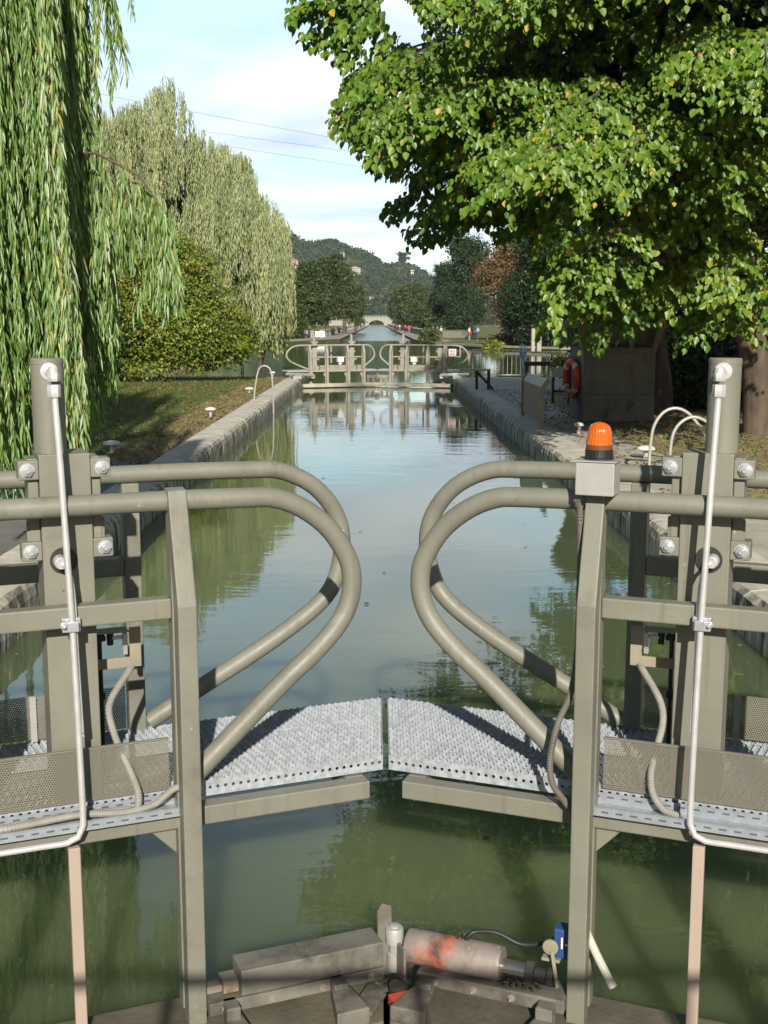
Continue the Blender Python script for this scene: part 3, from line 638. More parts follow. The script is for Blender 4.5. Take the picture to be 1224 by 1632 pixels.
def beacon(root, s=1):
    bx = MB().span(L3(s,0.778,-0.175,2.022), L3(s,0.914,-0.055,2.140)).build('beacon_box', M['palegrey'], root, bevel=0.004)
    MB().span(L3(s,0.770,-0.181,2.1405), L3(s,0.922,-0.049,2.145)).build('beacon_plate', M['palegrey'], bx)
    c = L3(s,0.848,-0.115,2.145)
    mb = MB().lathe([(0.052,0.0),(0.052,0.006),(0.047,0.008),(0.045,0.030),(0.048,0.031),(0.048,0.036)], c, 36)
    for k in range(26):
        a = 2*math.pi*k/26
        for z in (0.011,0.019,0.0265): mb.box(c+Vector((math.cos(a)*0.0475, math.sin(a)*0.0475, z)), (0.004,0.0055,0.0045), Matrix.Rotation(a,3,'Z'))
    mb.build('beacon_base', M['black'], bx, smooth=True)
    M['brownband'] = mat('brown_lens_band', (0.20,0.06,0.025), (0.16,0.05,0.02), 9.0, 0.25)
    band = MB().lathe([(0.0465,0.036),(0.0455,0.052)], c, 36); band.build('beacon_band', M['brownband'], bx, smooth=True)
    prof = [(0.0462,0.0522),(0.0452,0.058),(0.0425,0.078),(0.0405,0.096),(0.037,0.110),(0.030,0.121),(0.019,0.128),(0.008,0.131),(0.002,0.1315)]
    d = MB(); vs = []; seg = 72
    for i, (r, z) in enumerate(prof):
        for k in range(seg):
            a = 2*math.pi*k/seg; rr = r*(1.0 + (0.020 if k % 3 else -0.030)*(1 if 1 <= i <= 4 else 0)); vs.append(c+Vector((rr*math.cos(a), rr*math.sin(a), z)))
    fs = []
    for i in range(len(prof)-1):
        for k in range(seg): k2 = (k+1) % seg; fs.append((i*seg+k, i*seg+k2, (i+1)*seg+k2, (i+1)*seg+k))
    fs += [tuple(range(seg-1,-1,-1)), tuple((len(prof)-1)*seg+k for k in range(seg))]
    d.add(vs, fs); d.build('beacon_dome', M['amber'], bx, smooth=True)
    MB().lathe([(0.012,0.05),(0.014,0.07),(0.016,0.085),(0.010,0.105),(0.002,0.108)], c, 14).build('beacon_lamp', M['palegrey'], bx, smooth=True)
beacon(grt)

def gate_foot_left(root, s=-1):
    c = MB(); c.span(L3(s,0.105,-0.235,0.135), L3(s,0.675,-0.105,0.235)); c.span(L3(s,0.105,-0.245,0.085), L3(s,0.80,-0.10,0.135))
    co = c.build('latch_beam', M['cover'], root, bevel=0.004)
    e = MB().span(L3(s,0.675,-0.20,0.137), L3(s,0.735,-0.12,0.185)); e.span(L3(s,0.735,-0.18,0.137), L3(s,0.80,-0.13,0.165)); e.build('latch_nose', M['rust'], co, bevel=0.004)
    p = MB(); p.prism([(0.045,0.06),(0.105,0.06),(0.105,0.33),(0.085,0.36),(0.045,0.345)], lambda a,b,t: (s*a, t+ (b-0.2)*0.05, b), -0.18, -0.168)
    p.span(L3(s,0.035,-0.30,0.08), L3(s,0.047,-0.15,0.22))
    p.build('end_plate', M['cover'], co, bevel=0.003)
    for u in (0.16, 0.36, 0.56, 0.74):
        b_ = MB(); nut(b_, s, u, -0.246, 0.110, 0.011, 0.010); b_.build('bolt', M['rust'], co, smooth=True)
    for u in (0.30, 0.72):
        t = MB(); t.prism([(u-0.035,-0.235),(u+0.025,-0.235),(u+0.075,-0.45),(u-0.055,-0.45)], lambda a,b,t_: (s*a, b, t_), 0.047, 0.085 if u > 0.5 else 0.115)
        t.span(L3(s,u-0.025,-0.30,0.08), L3(s,u+0.03,-0.22,0.135)); t.build('bracket', M['cover'], root, bevel=0.006)
    m = MB().span(L3(s,0.02,-0.10,0.047), L3(s,0.085,-0.05,0.135)); m.span(L3(s,0.02,-0.45,0.047), L3(s,0.055,-0.10,0.06)); m.build('meeting_post', M['cover'], root, bevel=0.004)
    k = MB().lathe([(0.035,0),(0.035,0.06),(0.02,0.062)], L3(s,0.085,-0.33,0.047), 20); k.build('pin', M['darkmetal'], root, smooth=True)
    MB().span(L3(s,0.05,-0.45,0.06), L3(s,0.145,-0.375,0.105)).build('red_block', M['redpanel'], root, bevel=0.006)
def gate_foot_right(root, s=1):
    b = MB().span(L3(s,0.22,-0.24,0.085), L3(s,0.80,-0.10,0.14)); bo = b.build('ram_beam', M['cover'], root, bevel=0.006)
    r = MB(); roty = Matrix.Rotation(R(90)*s, 3, 'Y')
    r.lathe([(0.045,0.155),(0.064,0.165),(0.066,0.18),(0.066,0.530),(0.062,0.545),(0.040,0.547)], L3(s,0,-0.175,0.205), 32, roty)
    ro = r.build('hydraulic_ram', M['ram'], root, smooth=True)
    MB().lathe([(0.030,0.54),(0.030,0.655)], L3(s,0,-0.175,0.195), 24, roty).build('ram_rod', M['chrome'], ro, smooth=True)
    n = MB(); n.lathe([(0.045,0.640),(0.045,0.672)], L3(s,0,-0.175,0.195), 6, roty); n.lathe([(0.026,0.672),(0.026,0.72),(0.036,0.722),(0.036,0.745)], L3(s,0,-0.175,0.19), 12, roty); n.build('rod_nut', M['darkmetal'], ro, bevel=0.003)
    p = MB(); p.lathe([(0.030,0.09),(0.030,0.16),(0.022,0.165),(0.022,0.205),(0.036,0.208),(0.036,0.262),(0.033,0.268),(0.020,0.270),(0.020,0.278),(0.016,0.280)], L3(s,0.105,-0.175,0), 24); p.span(L3(s,0.11,-0.20,0.165), L3(s,0.16,-0.15,0.205))
    p.build('pivot_pin', M['palegrey'], root, smooth=True)
    lug = MB()
    lugs = []
    for k in range(46):
        a = random.uniform(0, 6.28); rr = random.uniform(0, 0.05)
        lug.lathe([(0.002,-0.006),(0.008,0),(0.002,0.006)], L3(s,0.17+math.cos(a)*rr*1.5,-0.27+math.sin(a)*rr,0.058+random.uniform(0,0.02)), 6)
    lug.build('grease', M['grease'], root); lug = MB()
    for k in range(60): lug.lathe([(0.002,-0.006),(0.007,0),(0.002,0.006)], L3(s,random.uniform(0.55,0.70),random.uniform(-0.225,-0.13),0.145+random.uniform(0,0.012)), 6)
    lug.build('grease', M['grease'], root); lug = MB()
    for k in range(14): lug.lathe([(0.002,-0.006),(0.007,0),(0.002,0.006)], L3(s,0.375+random.uniform(-0.015,0.015),-0.165+random.uniform(-0.015,0.015),0.272+random.uniform(0,0.02)), 6)
    lug.build('grease', M['grease'], root)
    MB().tube(catmull([L3(s,0.40,-0.17,0.268), L3(s,0.42,-0.16,0.30), L3(s,0.50,-0.11,0.29), L3(s,0.60,-0.09,0.25), L3(s,0.70,-0.085,0.28), L3(s,0.75,-0.09,0.33)], 0.015), 0.009, 10).build('hydraulic_hose', M['black'], ro, smooth=True)
    for u, n in ((0.30,-0.247),(0.45,-0.247),(0.60,-0.247)):
        b_ = MB(); nut(b_, s, u, n+0.006, 0.112, 0.011, 0.010); b_.build('bolt', M['rust'], bo, smooth=True)
    for u in (0.27, 0.74):
        t = MB(); t.prism([(u-0.03,-0.235),(u+0.03,-0.235),(u+0.06,-0.45),(u-0.08,-0.45)], lambda a,b,t_: (s*a, b, t_), 0.047, 0.11 if u < 0.5 else 0.08)
        t.span(L3(s,u-0.035,-0.30,0.08), L3(s,u+0.03,-0.22,0.13)); t.build('bracket', M['cover'], root, bevel=0.006)
    m = MB().span(L3(s,0.02,-0.10,0.047), L3(s,0.12,-0.05,0.09)); m.span(L3(s,0.03,-0.45,0.047), L3(s,0.12,-0.12,0.065)); m.build('meeting_post', M['cover'], root, bevel=0.004)
    v = MB().span(L3(s,0.735,-0.15,0.255), L3(s,0.82,-0.085,0.372)); vo = v.build('valve_block', M['blue'], root, bevel=0.006)
    w = MB().span(L3(s,0.765,-0.1565,0.30), L3(s,0.772,-0.1555,0.345)); w.span(L3(s,0.78,-0.1565,0.315), L3(s,0.79,-0.1555,0.322)); w.build('valve_marks', M['white'], vo)
    l = MB().lathe([(0.030,0),(0.030,0.012),(0.012,0.014)], L3(s,0.728,-0.16,0.305), 20, Matrix.Rotation(R(90),3,'X')); l.beam(L3(s,0.735,-0.172,0.29), L3(s,0.765,-0.20,0.165), 0.014, 0.008); l.span(L3(s,0.69,-0.15,0.235), L3(s,0.76,-0.10,0.247))
    l.build('valve_lever', M['boardpost'], vo, bevel=0.002)
gate_foot_left(gl); gate_foot_right(grt)

# far gate: lighter paint, two paddle cylinders and a white cabinet on each leaf, loops at both ends
def far_gate(s, label):
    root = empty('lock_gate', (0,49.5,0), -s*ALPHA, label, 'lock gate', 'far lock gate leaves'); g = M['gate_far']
    zr, zb, zl = 1.70, 0.17, 0.70
    b = MB().span(L3(s,0.02,-0.3,-3.0), L3(s,3.32,0.0,-0.06)); b.span(L3(s,0.02,-0.34,0.03), L3(s,3.32,0.02,zb)); b.build('gate_body', M['conc'], root, bevel=0.02)
    for u in (0.66,1.35,2.25,2.96):
        m = MB(); w = 0.085
        m.beam(L3(s,u,-0.03,zb), L3(s,u,-0.03,zr-0.03), w, 0.06, up=(0,1,0))
        m.prism([(-0.24,zb),(-0.24,1.42),(-0.09,zr),(-0.03,zr),(-0.03,zr-0.06),(-0.16,1.38),(-0.16,zb)], lambda a,c,t: (t,a,c), s*u-w/2, s*u+w/2)
        m.prism([(u+0.04,zl-0.1),(u+0.13,zl-0.16),(u+0.09,zl-0.2),(u+0.04,zl-0.3)], lambda a,c,t: (s*a,t,c), -0.06, 0.0)
        m.span(L3(s,u-0.1,-0.28,zb), L3(s,u+0.1,0.0,zb+0.03))
        m.build('stanchion', g, root)
    inner = [(0.62,zr),(0.42,zr-0.01),(0.26,zr-0.10),(0.16,zr-0.27),(0.15,zr-0.42),(0.22,zr-0.56),(0.42,zr-0.72),(0.70,zr-0.93)]
    outer = [(3.0,zr),(3.45,zr-0.01),(3.72,zr-0.10),(3.90,zr-0.28),(3.91,zr-0.44),(3.80,zr-0.60),(3.5,zr-0.76),(2.98,zr-0.97)]
    MB().span(L3(s,0.7,0.59,zr-0.04), L3(s,2.9,0.65,zr+0.02)).build('rear_rail', g, root)
    for n in (-0.05,):
        MB().tube(catmull([L3(s,u,n,z) for u,z in inner[::-1]]+[L3(s,1.8,n,zr)]+[L3(s,u,n,z) for u,z in outer], 0.06), 0.036, 10).build('handrail', g, root, smooth=True)
    MB().span(L3(s,0.7,0.02,1.20), L3(s,2.96,0.05,1.255)).build('mid_rail', g, root)
    MB().span(L3(s,0.05,-0.10,zl-0.06), L3(s,3.9,0.02,zl)).build('bearer', g, root)
    w = MB().span(L3(s,0.03,0.02,zl-0.05), L3(s,3.9,0.66,zl+0.01)); w.build('walkway_grating', M['galv'], root)
    MB().span(L3(s,0.7,0.03,zl+0.015), L3(s,2.96,0.035,zl+0.20)).build('toe_board', M['boardpost'], root)
    for u in (1.09, 2.70):
        c = MB().span(L3(s,u-0.09,0.05,zl-0.1), L3(s,u+0.09,0.22,1.86)); c.lathe([(0.055,1.86),(0.055,2.13)], L3(s,u,0.13,0), 14)
        for z in (1.42,1.62,1.80): c.span(L3(s,u-0.15,0.06,z), L3(s,u+0.15,0.16,z+0.06))
        c.span(L3(s,u-0.2,0.06,1.10), L3(s,u-0.1,0.14,1.22))
        co = c.build('paddle_casing', g, root)
        MB().tube([L3(s,u-0.14,0.0,1.12), L3(s,u-0.12,-0.02,0.95), L3(s,u-0.2,-0.02,0.82), L3(s,u-0.16,-0.02,zl)], 0.015, 6).build('cable_conduit', M['darkmetal'], co)
        MB().span(L3(s,u+0.14,-0.1,-0.1), L3(s,u+0.19,-0.06,zl-0.05)).build('gauge_pole', M['pole'], root)
    cb = MB().span(L3(s,1.48,-0.05,1.02), L3(s,1.74,0.12,1.22)); cb.span(L3(s,1.55,0.0,0.92), L3(s,1.68,0.1,1.02)); cb.build('control_cabinet', M['white'], root, bevel=0.01)
    MB().span(L3(s,1.58,0.02,zl), L3(s,1.64,0.06,0.92)).build('cabinet_post', g, root)
    for (n, u) in ((0.62,0.95),(0.62,1.8),(0.62,2.6)): MB().span(L3(s,u-0.03,n-0.03,zl), L3(s,u+0.03,n+0.03,zr)).build('rear_post', g, root)
    lb = MB().span(L3(s,0.12,-0.22,0.36), L3(s,0.56,-0.08,0.48)); lb.span(L3(s,0.06,-0.25,0.30), L3(s,0.12,-0.05,0.54)); lb.span(L3(s,0.20,-0.2,zb), L3(s,0.30,-0.1,0.36)); lb.span(L3(s,0.45,-0.2,zb), L3(s,0.52,-0.1,0.36)); lb.build('latch_beam', M['cover'] if s < 0 else M['boardpost'], root)
    rb = MB().tube([L3(s,2.95,-0.5,0.52), L3(s,3.75,-0.9,0.58)], 0.07, 10); rb.tube([L3(s,3.7,-0.9,0.58), L3(s,4.3,-1.2,0.62)], 0.05, 10); rb.span(L3(s,3.6,-1.0,0.40), L3(s,3.95,-0.75,0.55)); rb.span(L3(s,2.9,-0.55,0.40), L3(s,3.05,0.0,0.54)); rb.build('gate_ram', M['palegrey'] if s < 0 else M['white'], root, bevel=0.01)
    return root
fgl = far_gate(-1, 'far pale steel lock gate leaf reaching the lawn side, no sign on it')
fgr = far_gate(1, 'far pale steel lock gate leaf with the small white and red sign')
sg = MB().span(L3(1,3.12,-0.10,1.28), L3(1,3.44,-0.085,1.56)); sgo = sg.build('warning_sign', M['white'], fgr, bevel=0.004)
ln = MB()
for z, a, b in ((1.51,3.16,3.40),(1.455,3.15,3.30),(1.455,3.32,3.41),(1.40,3.16,3.38),(1.345,3.18,3.36)): ln.span(L3(1,a,-0.1025,z-0.016), L3(1,b,-0.1015,z+0.012))
ln.build('sign_lettering', M['signred'], sgo)
fm = MB().span(L3(1,3.02,-0.09,1.24), L3(1,3.62,-0.06,1.27)); fm.span(L3(1,3.02,-0.09,1.27), L3(1,3.05,-0.06,1.68)); fm.span(L3(1,3.58,-0.09,1.27), L3(1,3.62,-0.06,1.66)); fm.build('sign_frame', M['palegrey'], fgr)

# the footbridge the picture is taken from: deck behind the camera and its hand rails
fb = MB(); fb.span((-9,-2.0,1.10),(9,-0.15,1.28))
for yy in (-0.12,-1.95):
    for z in (2.36,1.86,1.50): fb.tube([(-9,yy,z),(9,yy,z)], 0.026, 8)
    for k in range(-9,10): fb.tube([(k*0.95+0.42,yy,1.2),(k*0.95+0.42,yy,2.36)], 0.022, 8)
tag(fb.build('footbridge', M['gate']), kind='structure')
# ------------------------------------------------------------------ quay furniture
def mushroom(x, y, label, r=0.13, h=0.17):
    o = empty('bollard_light', (x,y,0.385), 0, label, 'bollard light', 'mushroom bollard lights on the quays')
    MB().lathe([(0.055,0.0),(0.055,0.012),(0.042,0.015),(0.042,h)], (0,0,0), 16).build('stem', M['palegrey'], o, smooth=True)
    MB().lathe([(r*0.9,h),(r,h+0.012),(r*0.98,h+0.035),(r*0.75,h+0.058),(r*0.4,h+0.070),(0.01,h+0.073)], (0,0,0), 24).build('cap', M['white'], o, smooth=True)
mushroom(-4.62, 20.6, 'white mushroom bollard light at the end of the dark paving behind the left cylinder', 0.15, 0.14)
mushroom(-3.98, 28.4, 'white mushroom bollard light standing alone on the shaded lawn edge')
mushroom(-4.05, 37.8, 'white mushroom bollard light just left of the lawn side grab rail', 0.14, 0.14)
mushroom(-4.15, 47.5, 'far white bollard light between the lawn grab rail and the far gate', 0.12, 0.24)
mushroom(4.05, 24.0, 'white mushroom bollard light on pale stone just above the amber beacon', 0.1, 0.17)
mushroom(4.42, 19.6, 'white mushroom bollard light beside the bent tube rails', 0.15, 0.15)
mushroom(4.28, 30.6, 'shaded low bollard light behind the brown board', 0.13, 0.30)
w = MB().tube(catmull([(3.95,19.9,0.39),(4.1,19.4,0.40),(4.5,19.2,0.40),(4.75,19.6,0.40),(4.6,20.1,0.395),(4.3,20.2,0.39)], 0.08), 0.009, 6).build('mooring_wire', M['darkmetal']); tag(w, 'thin dark wire loop lying on the quay round a bollard light', 'wire')

def grab_rail(loc, rz, pts_list, label, m):
    o = empty('grab_rail', loc, rz, label, 'rail')
    for pts in pts_list: MB().tube(catmull(pts, 0.05), 0.024, 12).build('rail_tube', m, o, smooth=True)
    for pts in pts_list: MB().lathe([(0.06,0),(0.06,0.01)], (pts[0][0],pts[0][1],pts[0][2]), 12).build('foot_plate', m, o)
grab_rail((-3.58,34.6,0.41), 0, [[(0,0,0),(0.05,0,0.4),(0.13,0,0.80),(0.22,0,0.94),(0.34,0,0.97),(0.46,0,0.90),(0.52,0,0.72),(0.55,0,0.3),(0.56,0,-0.1),(0.565,0,-0.45)]], 'grey tube grab rail arching over the lawn side lock wall', M['palegrey'])
grab_rail((4.02,17.6,0.385), 0, [[(0,0,0),(0.01,0,0.45),(0.06,0,0.74),(0.20,0,0.93),(0.38,0,0.98),(0.56,0,0.90),(0.72,0,0.72),(0.85,0,0.55)],
                                  [(0.24,-0.25,0),(0.25,-0.25,0.45),(0.30,-0.25,0.68),(0.42,-0.25,0.82),(0.58,-0.25,0.87),(0.76,-0.25,0.80),(0.90,-0.25,0.66),(1.0,-0.25,0.5)]], 'pair of bent grey tube rails on the dry ground beside the right cylinder', M['palegrey'])
# brown board along the wall edge
ob = empty('information_board', (3.46,25.2,0.40), 0, 'brown metal board with pale posts along the right lock wall edge', 'board')
pb = MB().span((-0.015,0.05,0.12),(0.015,3.2,0.86)); pb.build('panel', M['boardbrown'], ob, bevel=0.004)
tp = MB(); tp.prism([(-0.02,0.862),(0.02,0.862),(0.14,1.02),(0.11,1.04)], lambda a,b,t: (a,t,b), 0.03, 3.22); tp.build('sloping_top', M['boardpost'], ob, bevel=0.004)
for y in (0.0, 3.25):
    q = MB(); q.prism([(-0.045,-0.015),(0.045,-0.015),(0.045,0.78),(0.17,1.0),(0.10,1.06),(-0.045,0.86)], lambda a,b,t: (a,t,b), y-0.025, y+0.025); q.build('post', M['boardpost'], ob, bevel=0.004)
# dark stand near the far gate
st = empty('mooring_stand', (3.32,40.0,0.40), 0, 'dark forked steel stand with a flat top on the right quay by the far gate', 'stand')
MB().beam((0,0,0),(-0.02,0,0.62),0.09,0.09,up=(0,1,0)).build('upright', M['darkmetal'], st)
MB().beam((0.55,0.1,0.0),(0.0,0.0,0.58),0.07,0.07).build('strut', M['darkmetal'], st)
MB().span((-0.6,-0.1,0.622),(0.45,0.1,0.68)).build('flat_top', M['palegrey'], st, bevel=0.01)
MB().span((0.34,-0.06,0.0),(0.44,0.06,0.62)).build('short_post', M['darkmetal'], st)
# white railing at the lock head
rl = empty('railing', (3.9,49.0,0.395), R(-2), 'white vertical bar railing beside the far gate above the basin', 'railing')
r1 = MB()
for z in (0.10, 0.98): r1.span((0,-0.02,z-0.02),(3.0,0.02,z+0.02))
r1.span((0.0,-0.02,1.10),(1.15,0.02,1.14)); r1.span((-0.03,-0.03,0),(0.03,0.03,1.14)); r1.span((2.97,-0.03,0),(3.03,0.03,1.0))
r1.build('frame', M['palegrey'], rl)
for k in range(1, 17): MB().span((k*3.0/17-0.007,-0.007,0.12),(k*3.0/17+0.007,0.007,0.96)).build('bar', M['palegrey'], rl)
mf = empty('mesh_barrier', (6.9,47.2,0.395), R(4), 'low wire mesh barrier with white frame right of the blue grey sign', 'barrier')
q = MB()
for z in (0.12,0.62,0.95): q.span((0,-0.02,z-0.02),(1.2,0.02,z+0.02))
for x in (0,1.2): q.span((x-0.025,-0.025,0),(x+0.025,0.025,0.97))
q.build('frame', M['palegrey'], mf); q = MB()
for k in range(1,16): q.span((k*0.08-0.004,-0.004,0.14),(k*0.08+0.004,0.004,0.60))
for k in range(1,6): q.span((0.03,-0.005,0.12+k*0.083-0.004),(1.17,0.003,0.12+k*0.083+0.004))
q.build('mesh', M['palegrey'], mf)
bb_ = empty('swing_beam', (5.55,44.6,0.395), R(3), 'dark timber beam on a post in front of the basin', 'beam')
MB().span((-0.06,-0.06,0),(0.06,0.06,0.62)).build('post', M['darkmetal'], bb_); MB().span((-0.1,-0.09,0.622),(1.5,0.09,0.78)).build('arm', M['darkmetal'], bb_, bevel=0.01)
sp = empty('sign_post', (5.55,45.8,0.395), 0, 'pale blue grey sign board with dark marks on a teal pole by the basin', 'sign')
MB().lathe([(0.04,0),(0.04,1.40)], (0,0,0), 14).build('pole', M['teal'], sp, smooth=True)
so_ = MB().span((-0.15,-0.062,0.86),(0.15,-0.042,1.32)).build('board', M['signblue'], sp, bevel=0.006)
q = MB()
for x, z, w_, h_ in ((-0.08,1.20,0.05,0.05),(0.05,1.22,0.06,0.04),(0.07,1.08,0.05,0.09),(-0.07,1.05,0.06,0.03),(0.0,0.95,0.10,0.03)): q.span((x-w_/2,-0.0645,z-h_/2),(x+w_/2,-0.0635,z+h_/2))
q.build('sign_marks', M['darkmetal'], so_)
# concrete posts and pole on the far right bank
cp = empty('concrete_post', (13.3,100.5,0.2), R(8), 'grey concrete gate post pair on the far right bank below dark trees', 'post')
MB().span((-0.42,-0.15,0),(-0.12,0.15,1.9)).build('post', M['stonefar'], cp, bevel=0.03); MB().span((0.05,-0.2,0),(0.42,0.2,1.45)).build('block', M['stonefar'], cp, bevel=0.03)
MB().lathe([(0.1,-0.012),(0.1,0.0)], (0.24,-0.2,0.75), 14, Matrix.Rotation(R(90),3,'X')).build('dial', M['white'], cp)
tp_ = MB().lathe([(0.09,0),(0.09,2.3),(0.05,2.34)], (14.2,117.5,0.36), 10).build('marker_pole', M['teal'], None, smooth=True); tag(tp_, 'slim pale teal pole on the grassy far right bank', 'pole')
jp = MB().lathe([(0.07,-1.0),(0.07,1.5),(0.04,1.53)], (-5.9,52.5,0), 10).build('jetty_pole', M['darkmetal'], None, smooth=True); tag(jp, 'dark slender pole standing in the basin below the far willow', 'pole')

# concrete block with flared slotted head, and the lifebuoy on it
def pump_house():
    o = empty('concrete_kiosk', (4.62,27.0,0.385), 0, 'old grey concrete block with a flared slotted head under the big tree', 'kiosk')
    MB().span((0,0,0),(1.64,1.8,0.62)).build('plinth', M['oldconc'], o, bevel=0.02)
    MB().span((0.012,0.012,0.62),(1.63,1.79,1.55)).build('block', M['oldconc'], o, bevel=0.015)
    # flared head: frustum whose four sides carry rounded recesses
    bm = bmesh.new()
    z0, z1, e = 1.55, 2.75, 0.34
    def ring(t): 
        k = e*t; z = z0+(z1-z0)*t
        return [(-k+0.012,-k+0.012,z),(1.628+k,-k+0.012,z),(1.628+k,1.788+k,z),(-k+0.012,1.788+k,z)]
    a = ring(0); b = ring(1)
    recess = []
    for i in range(4):
        p0, p1, p2, p3 = [Vector(q) for q in (a[i], a[(i+1)%4], b[(i+1)%4], b[i])]
        nu = 3; us = [0.0,0.08,0.30,0.36,0.62,0.68,0.92,1.0]; vsn = [0.0,0.10,0.46,0.56,0.90,1.0]
        g = [[bm.verts.new((p0.lerp(p1,u)).lerp(p3.lerp(p2,u),v)) for u in us] for v in vsn]
        for vi in range(5):
            for ui in range(7):
                f = bm.faces.new((g[vi][ui],g[vi][ui+1],g[vi+1][ui+1],g[vi+1][ui]))
                if ui in (1,3,5) and vi in (1,3): recess.append(f)
    top = bm.faces.new([bm.verts.new(q) for q in ring(1)])
    bmesh.ops.remove_doubles(bm, verts=bm.verts, dist=0.0005)
    bm.normal_update(); bmesh.ops.recalc_face_normals(bm, faces=bm.faces)
    r = bmesh.ops.extrude_discrete_faces(bm, faces=recess)
    for f in r['faces']:
        for v in f.verts: v.co -= f.normal*0.22
    me = bpy.data.meshes.new('head'); bm.to_mesh(me); bm.free(); me.materials.append(M['oldconc'])
    h = bpy.data.objects.new('slotted_head', me); COL.objects.link(h); h.parent = o
    MB().span((-0.34,-0.34,2.752),(1.98,2.14,2.86)).build('cap_slab', M['oldconc'], o, bevel=0.02)
pump_house()
lb = empty('lifebuoy', (4.60,27.75,1.36), 0, 'orange lifebuoy with white bands hanging on the concrete kiosk', 'lifebuoy')
lb.rotation_euler = (0, 0, R(14)); lb.scale = (1.18,1.18,1.18)
def torus(mb, c, Rr, r, seg, sg, a0=0, a1=2*math.pi, rs=1.0):
    vs = []; fs = []; full = abs(a1-a0-2*math.pi) < 1e-6
    n = seg if full else seg+1
    for i in range(n):
        a = a0+(a1-a0)*i/seg
        for k in range(sg):
            t = 2*math.pi*k/sg; rad = Rr+math.cos(t)*r*rs
            vs.append(Vector(c)+Vector((math.sin(t)*r*rs*0.8, math.cos(a)*rad, math.sin(a)*rad)))
    for i in range(seg):
        i2 = (i+1) % n
        for k in range(sg): k2 = (k+1) % sg; fs.append((i*sg+k,i*sg+k2,i2*sg+k2,i2*sg+k))
    mb.add(vs, fs)
tb_ = MB(); torus(tb_, (-0.11,0,0), 0.30, 0.075, 40, 14); tb_.build('ring', M['buoy'], lb, smooth=True)
for k in range(4):
    tb_ = MB(); torus(tb_, (-0.11,0,0), 0.30, 0.075, 6, 14, R(45+90*k-9), R(45+90*k+9), 1.03); tb_.build('white_band', M['white'], lb, smooth=True)
tb_ = MB().tube(catmull([(-0.2,-0.25,0.2),(-0.22,-0.32,-0.1),(-0.22,-0.26,-0.42),(-0.24,-0.12,-0.60),(-0.24,-0.04,-0.58),(-0.2,-0.08,-0.35),(-0.22,0.02,-0.55),(-0.22,0.12,-0.50),(-0.2,0.2,-0.3)], 0.04), 0.009, 6); tb_.build('rope', M['rope'], lb)
MB().span((-0.035,-0.33,-0.42),(-0.012,0.36,0.42)).build('backboard', M['buoyred'], lb, bevel=0.01)
# junk by the kiosk's far side: white and yellow planter
pl = empty('flower_box', (5.12,33.5,0.385), 0, 'white flower box with yellow blossom left of the concrete kiosk', 'planter')
MB().span((-0.28,-0.18,0.72),(0.28,0.18,0.98)).build('box', M['white'], pl, bevel=0.01)
st_ = MB()
for x in (-0.22,0.22): st_.span((x-0.03,-0.1,0),(x+0.03,0.1,0.72))
st_.span((-0.22,-0.03,0.3),(0.22,0.03,0.36)); st_.build('stand', M['darkmetal'], pl)
M['flower'] = leafmat('blossom', [(0.0,(0.06,0.12,0.02)),(0.45,(0.10,0.17,0.03)),(0.55,(0.75,0.42,0.02)),(1.0,(0.8,0.6,0.05))], 0.6, 0.2)
leaves('flowers', np.stack([RNG.uniform(-0.3,0.3,160),RNG.uniform(-0.2,0.15,160),RNG.uniform(0.95,1.3,160)],1), rand_dirs(160), rand_dirs(160), 0.09, 0.06, M['flower'], pl)
# ------------------------------------------------------------------ towpath parapets, walls, panels, bridge
def parapet(s, x0, label):
    o = empty('parapet', (s*x0, 0, 0.366), 0, label, 'parapet')
    b = MB(); b.span((-0.18,178,0),(0.18,798,0.22)); b.span((-0.22,178,0.92),(0.22,798,1.1)); y = 178
    while y < 798: b.span((-0.24,y-0.35,0.0),(0.24,y+0.35,1.14)); y += 6
    b.build('coping', M['stonefar'], o)
    bm_ = MB().span((-0.11,-0.13,0.2),(0.11,0.13,0.94)); y = 179.0; k = 0; first = None; rest = MB()
    while y < 420:
        if k < 90:
            if first is None: first = bm_.build('baluster', M['stonefar'], o); first.location.y = y
            else:
                c = first.copy(); COL.objects.link(c); c.parent = o; c.location.y = y
        else: rest.span((-0.11,y-0.13,0.2),(0.11,y+0.13,0.94))
        y += 0.75 if y < 300 else 1.5; k += 1
    tag(rest.build('distant_balusters', M['stonefar'], o), kind='stuff')
parapet(-1, 8.1, 'stone balustrade along the left towpath of the canal beyond the basin')
parapet(1, 7.8, 'stone balustrade along the right towpath of the canal beyond the basin')
def far_wall(a, b, h, m, label):
    o = empty('wall', (*a,0.36), 0, label, 'wall'); d = Vector((b[0]-a[0], b[1]-a[1], 0)); L = d.length
    o.rotation_euler.z = math.atan2(d.y, d.x)
    w = MB().span((0,-0.12,0),(L,0.12,h)); w.build('masonry', m, o); MB().span((-0.05,-0.17,h),(L+0.05,0.17,h+0.09)).build('coping', M['stonefar'], o)
far_wall((-9.2,176),(-14.2,172),1.0,M['stonefar'],'low pinkish stone wall behind the woman with the dog')
far_wall((9.6,178),(13.4,170),1.05,M['conc'],'low grey wall behind the people on the right bank')
def panel(x, y, w, h, rz, label):
    o = empty('white_board', (x,y,0.36), rz, label, 'panel', 'white panels at the towpath entrances')
    MB().span((-w/2,-0.03,0.15),(w/2,0.03,h)).build('board', M['white'], o, bevel=0.01)
    for k in (-1,1): MB().span((k*(w/2-0.12)-0.04,0.03,0),(k*(w/2-0.12)+0.04,0.09,h)).build('leg', M['darkmetal'], o)
panel(-8.1,173,1.45,0.98,R(-8),'white panel beside the left towpath entrance')
panel(7.9,176,0.95,1.1,R(5),'white panel beside the right towpath entrance')
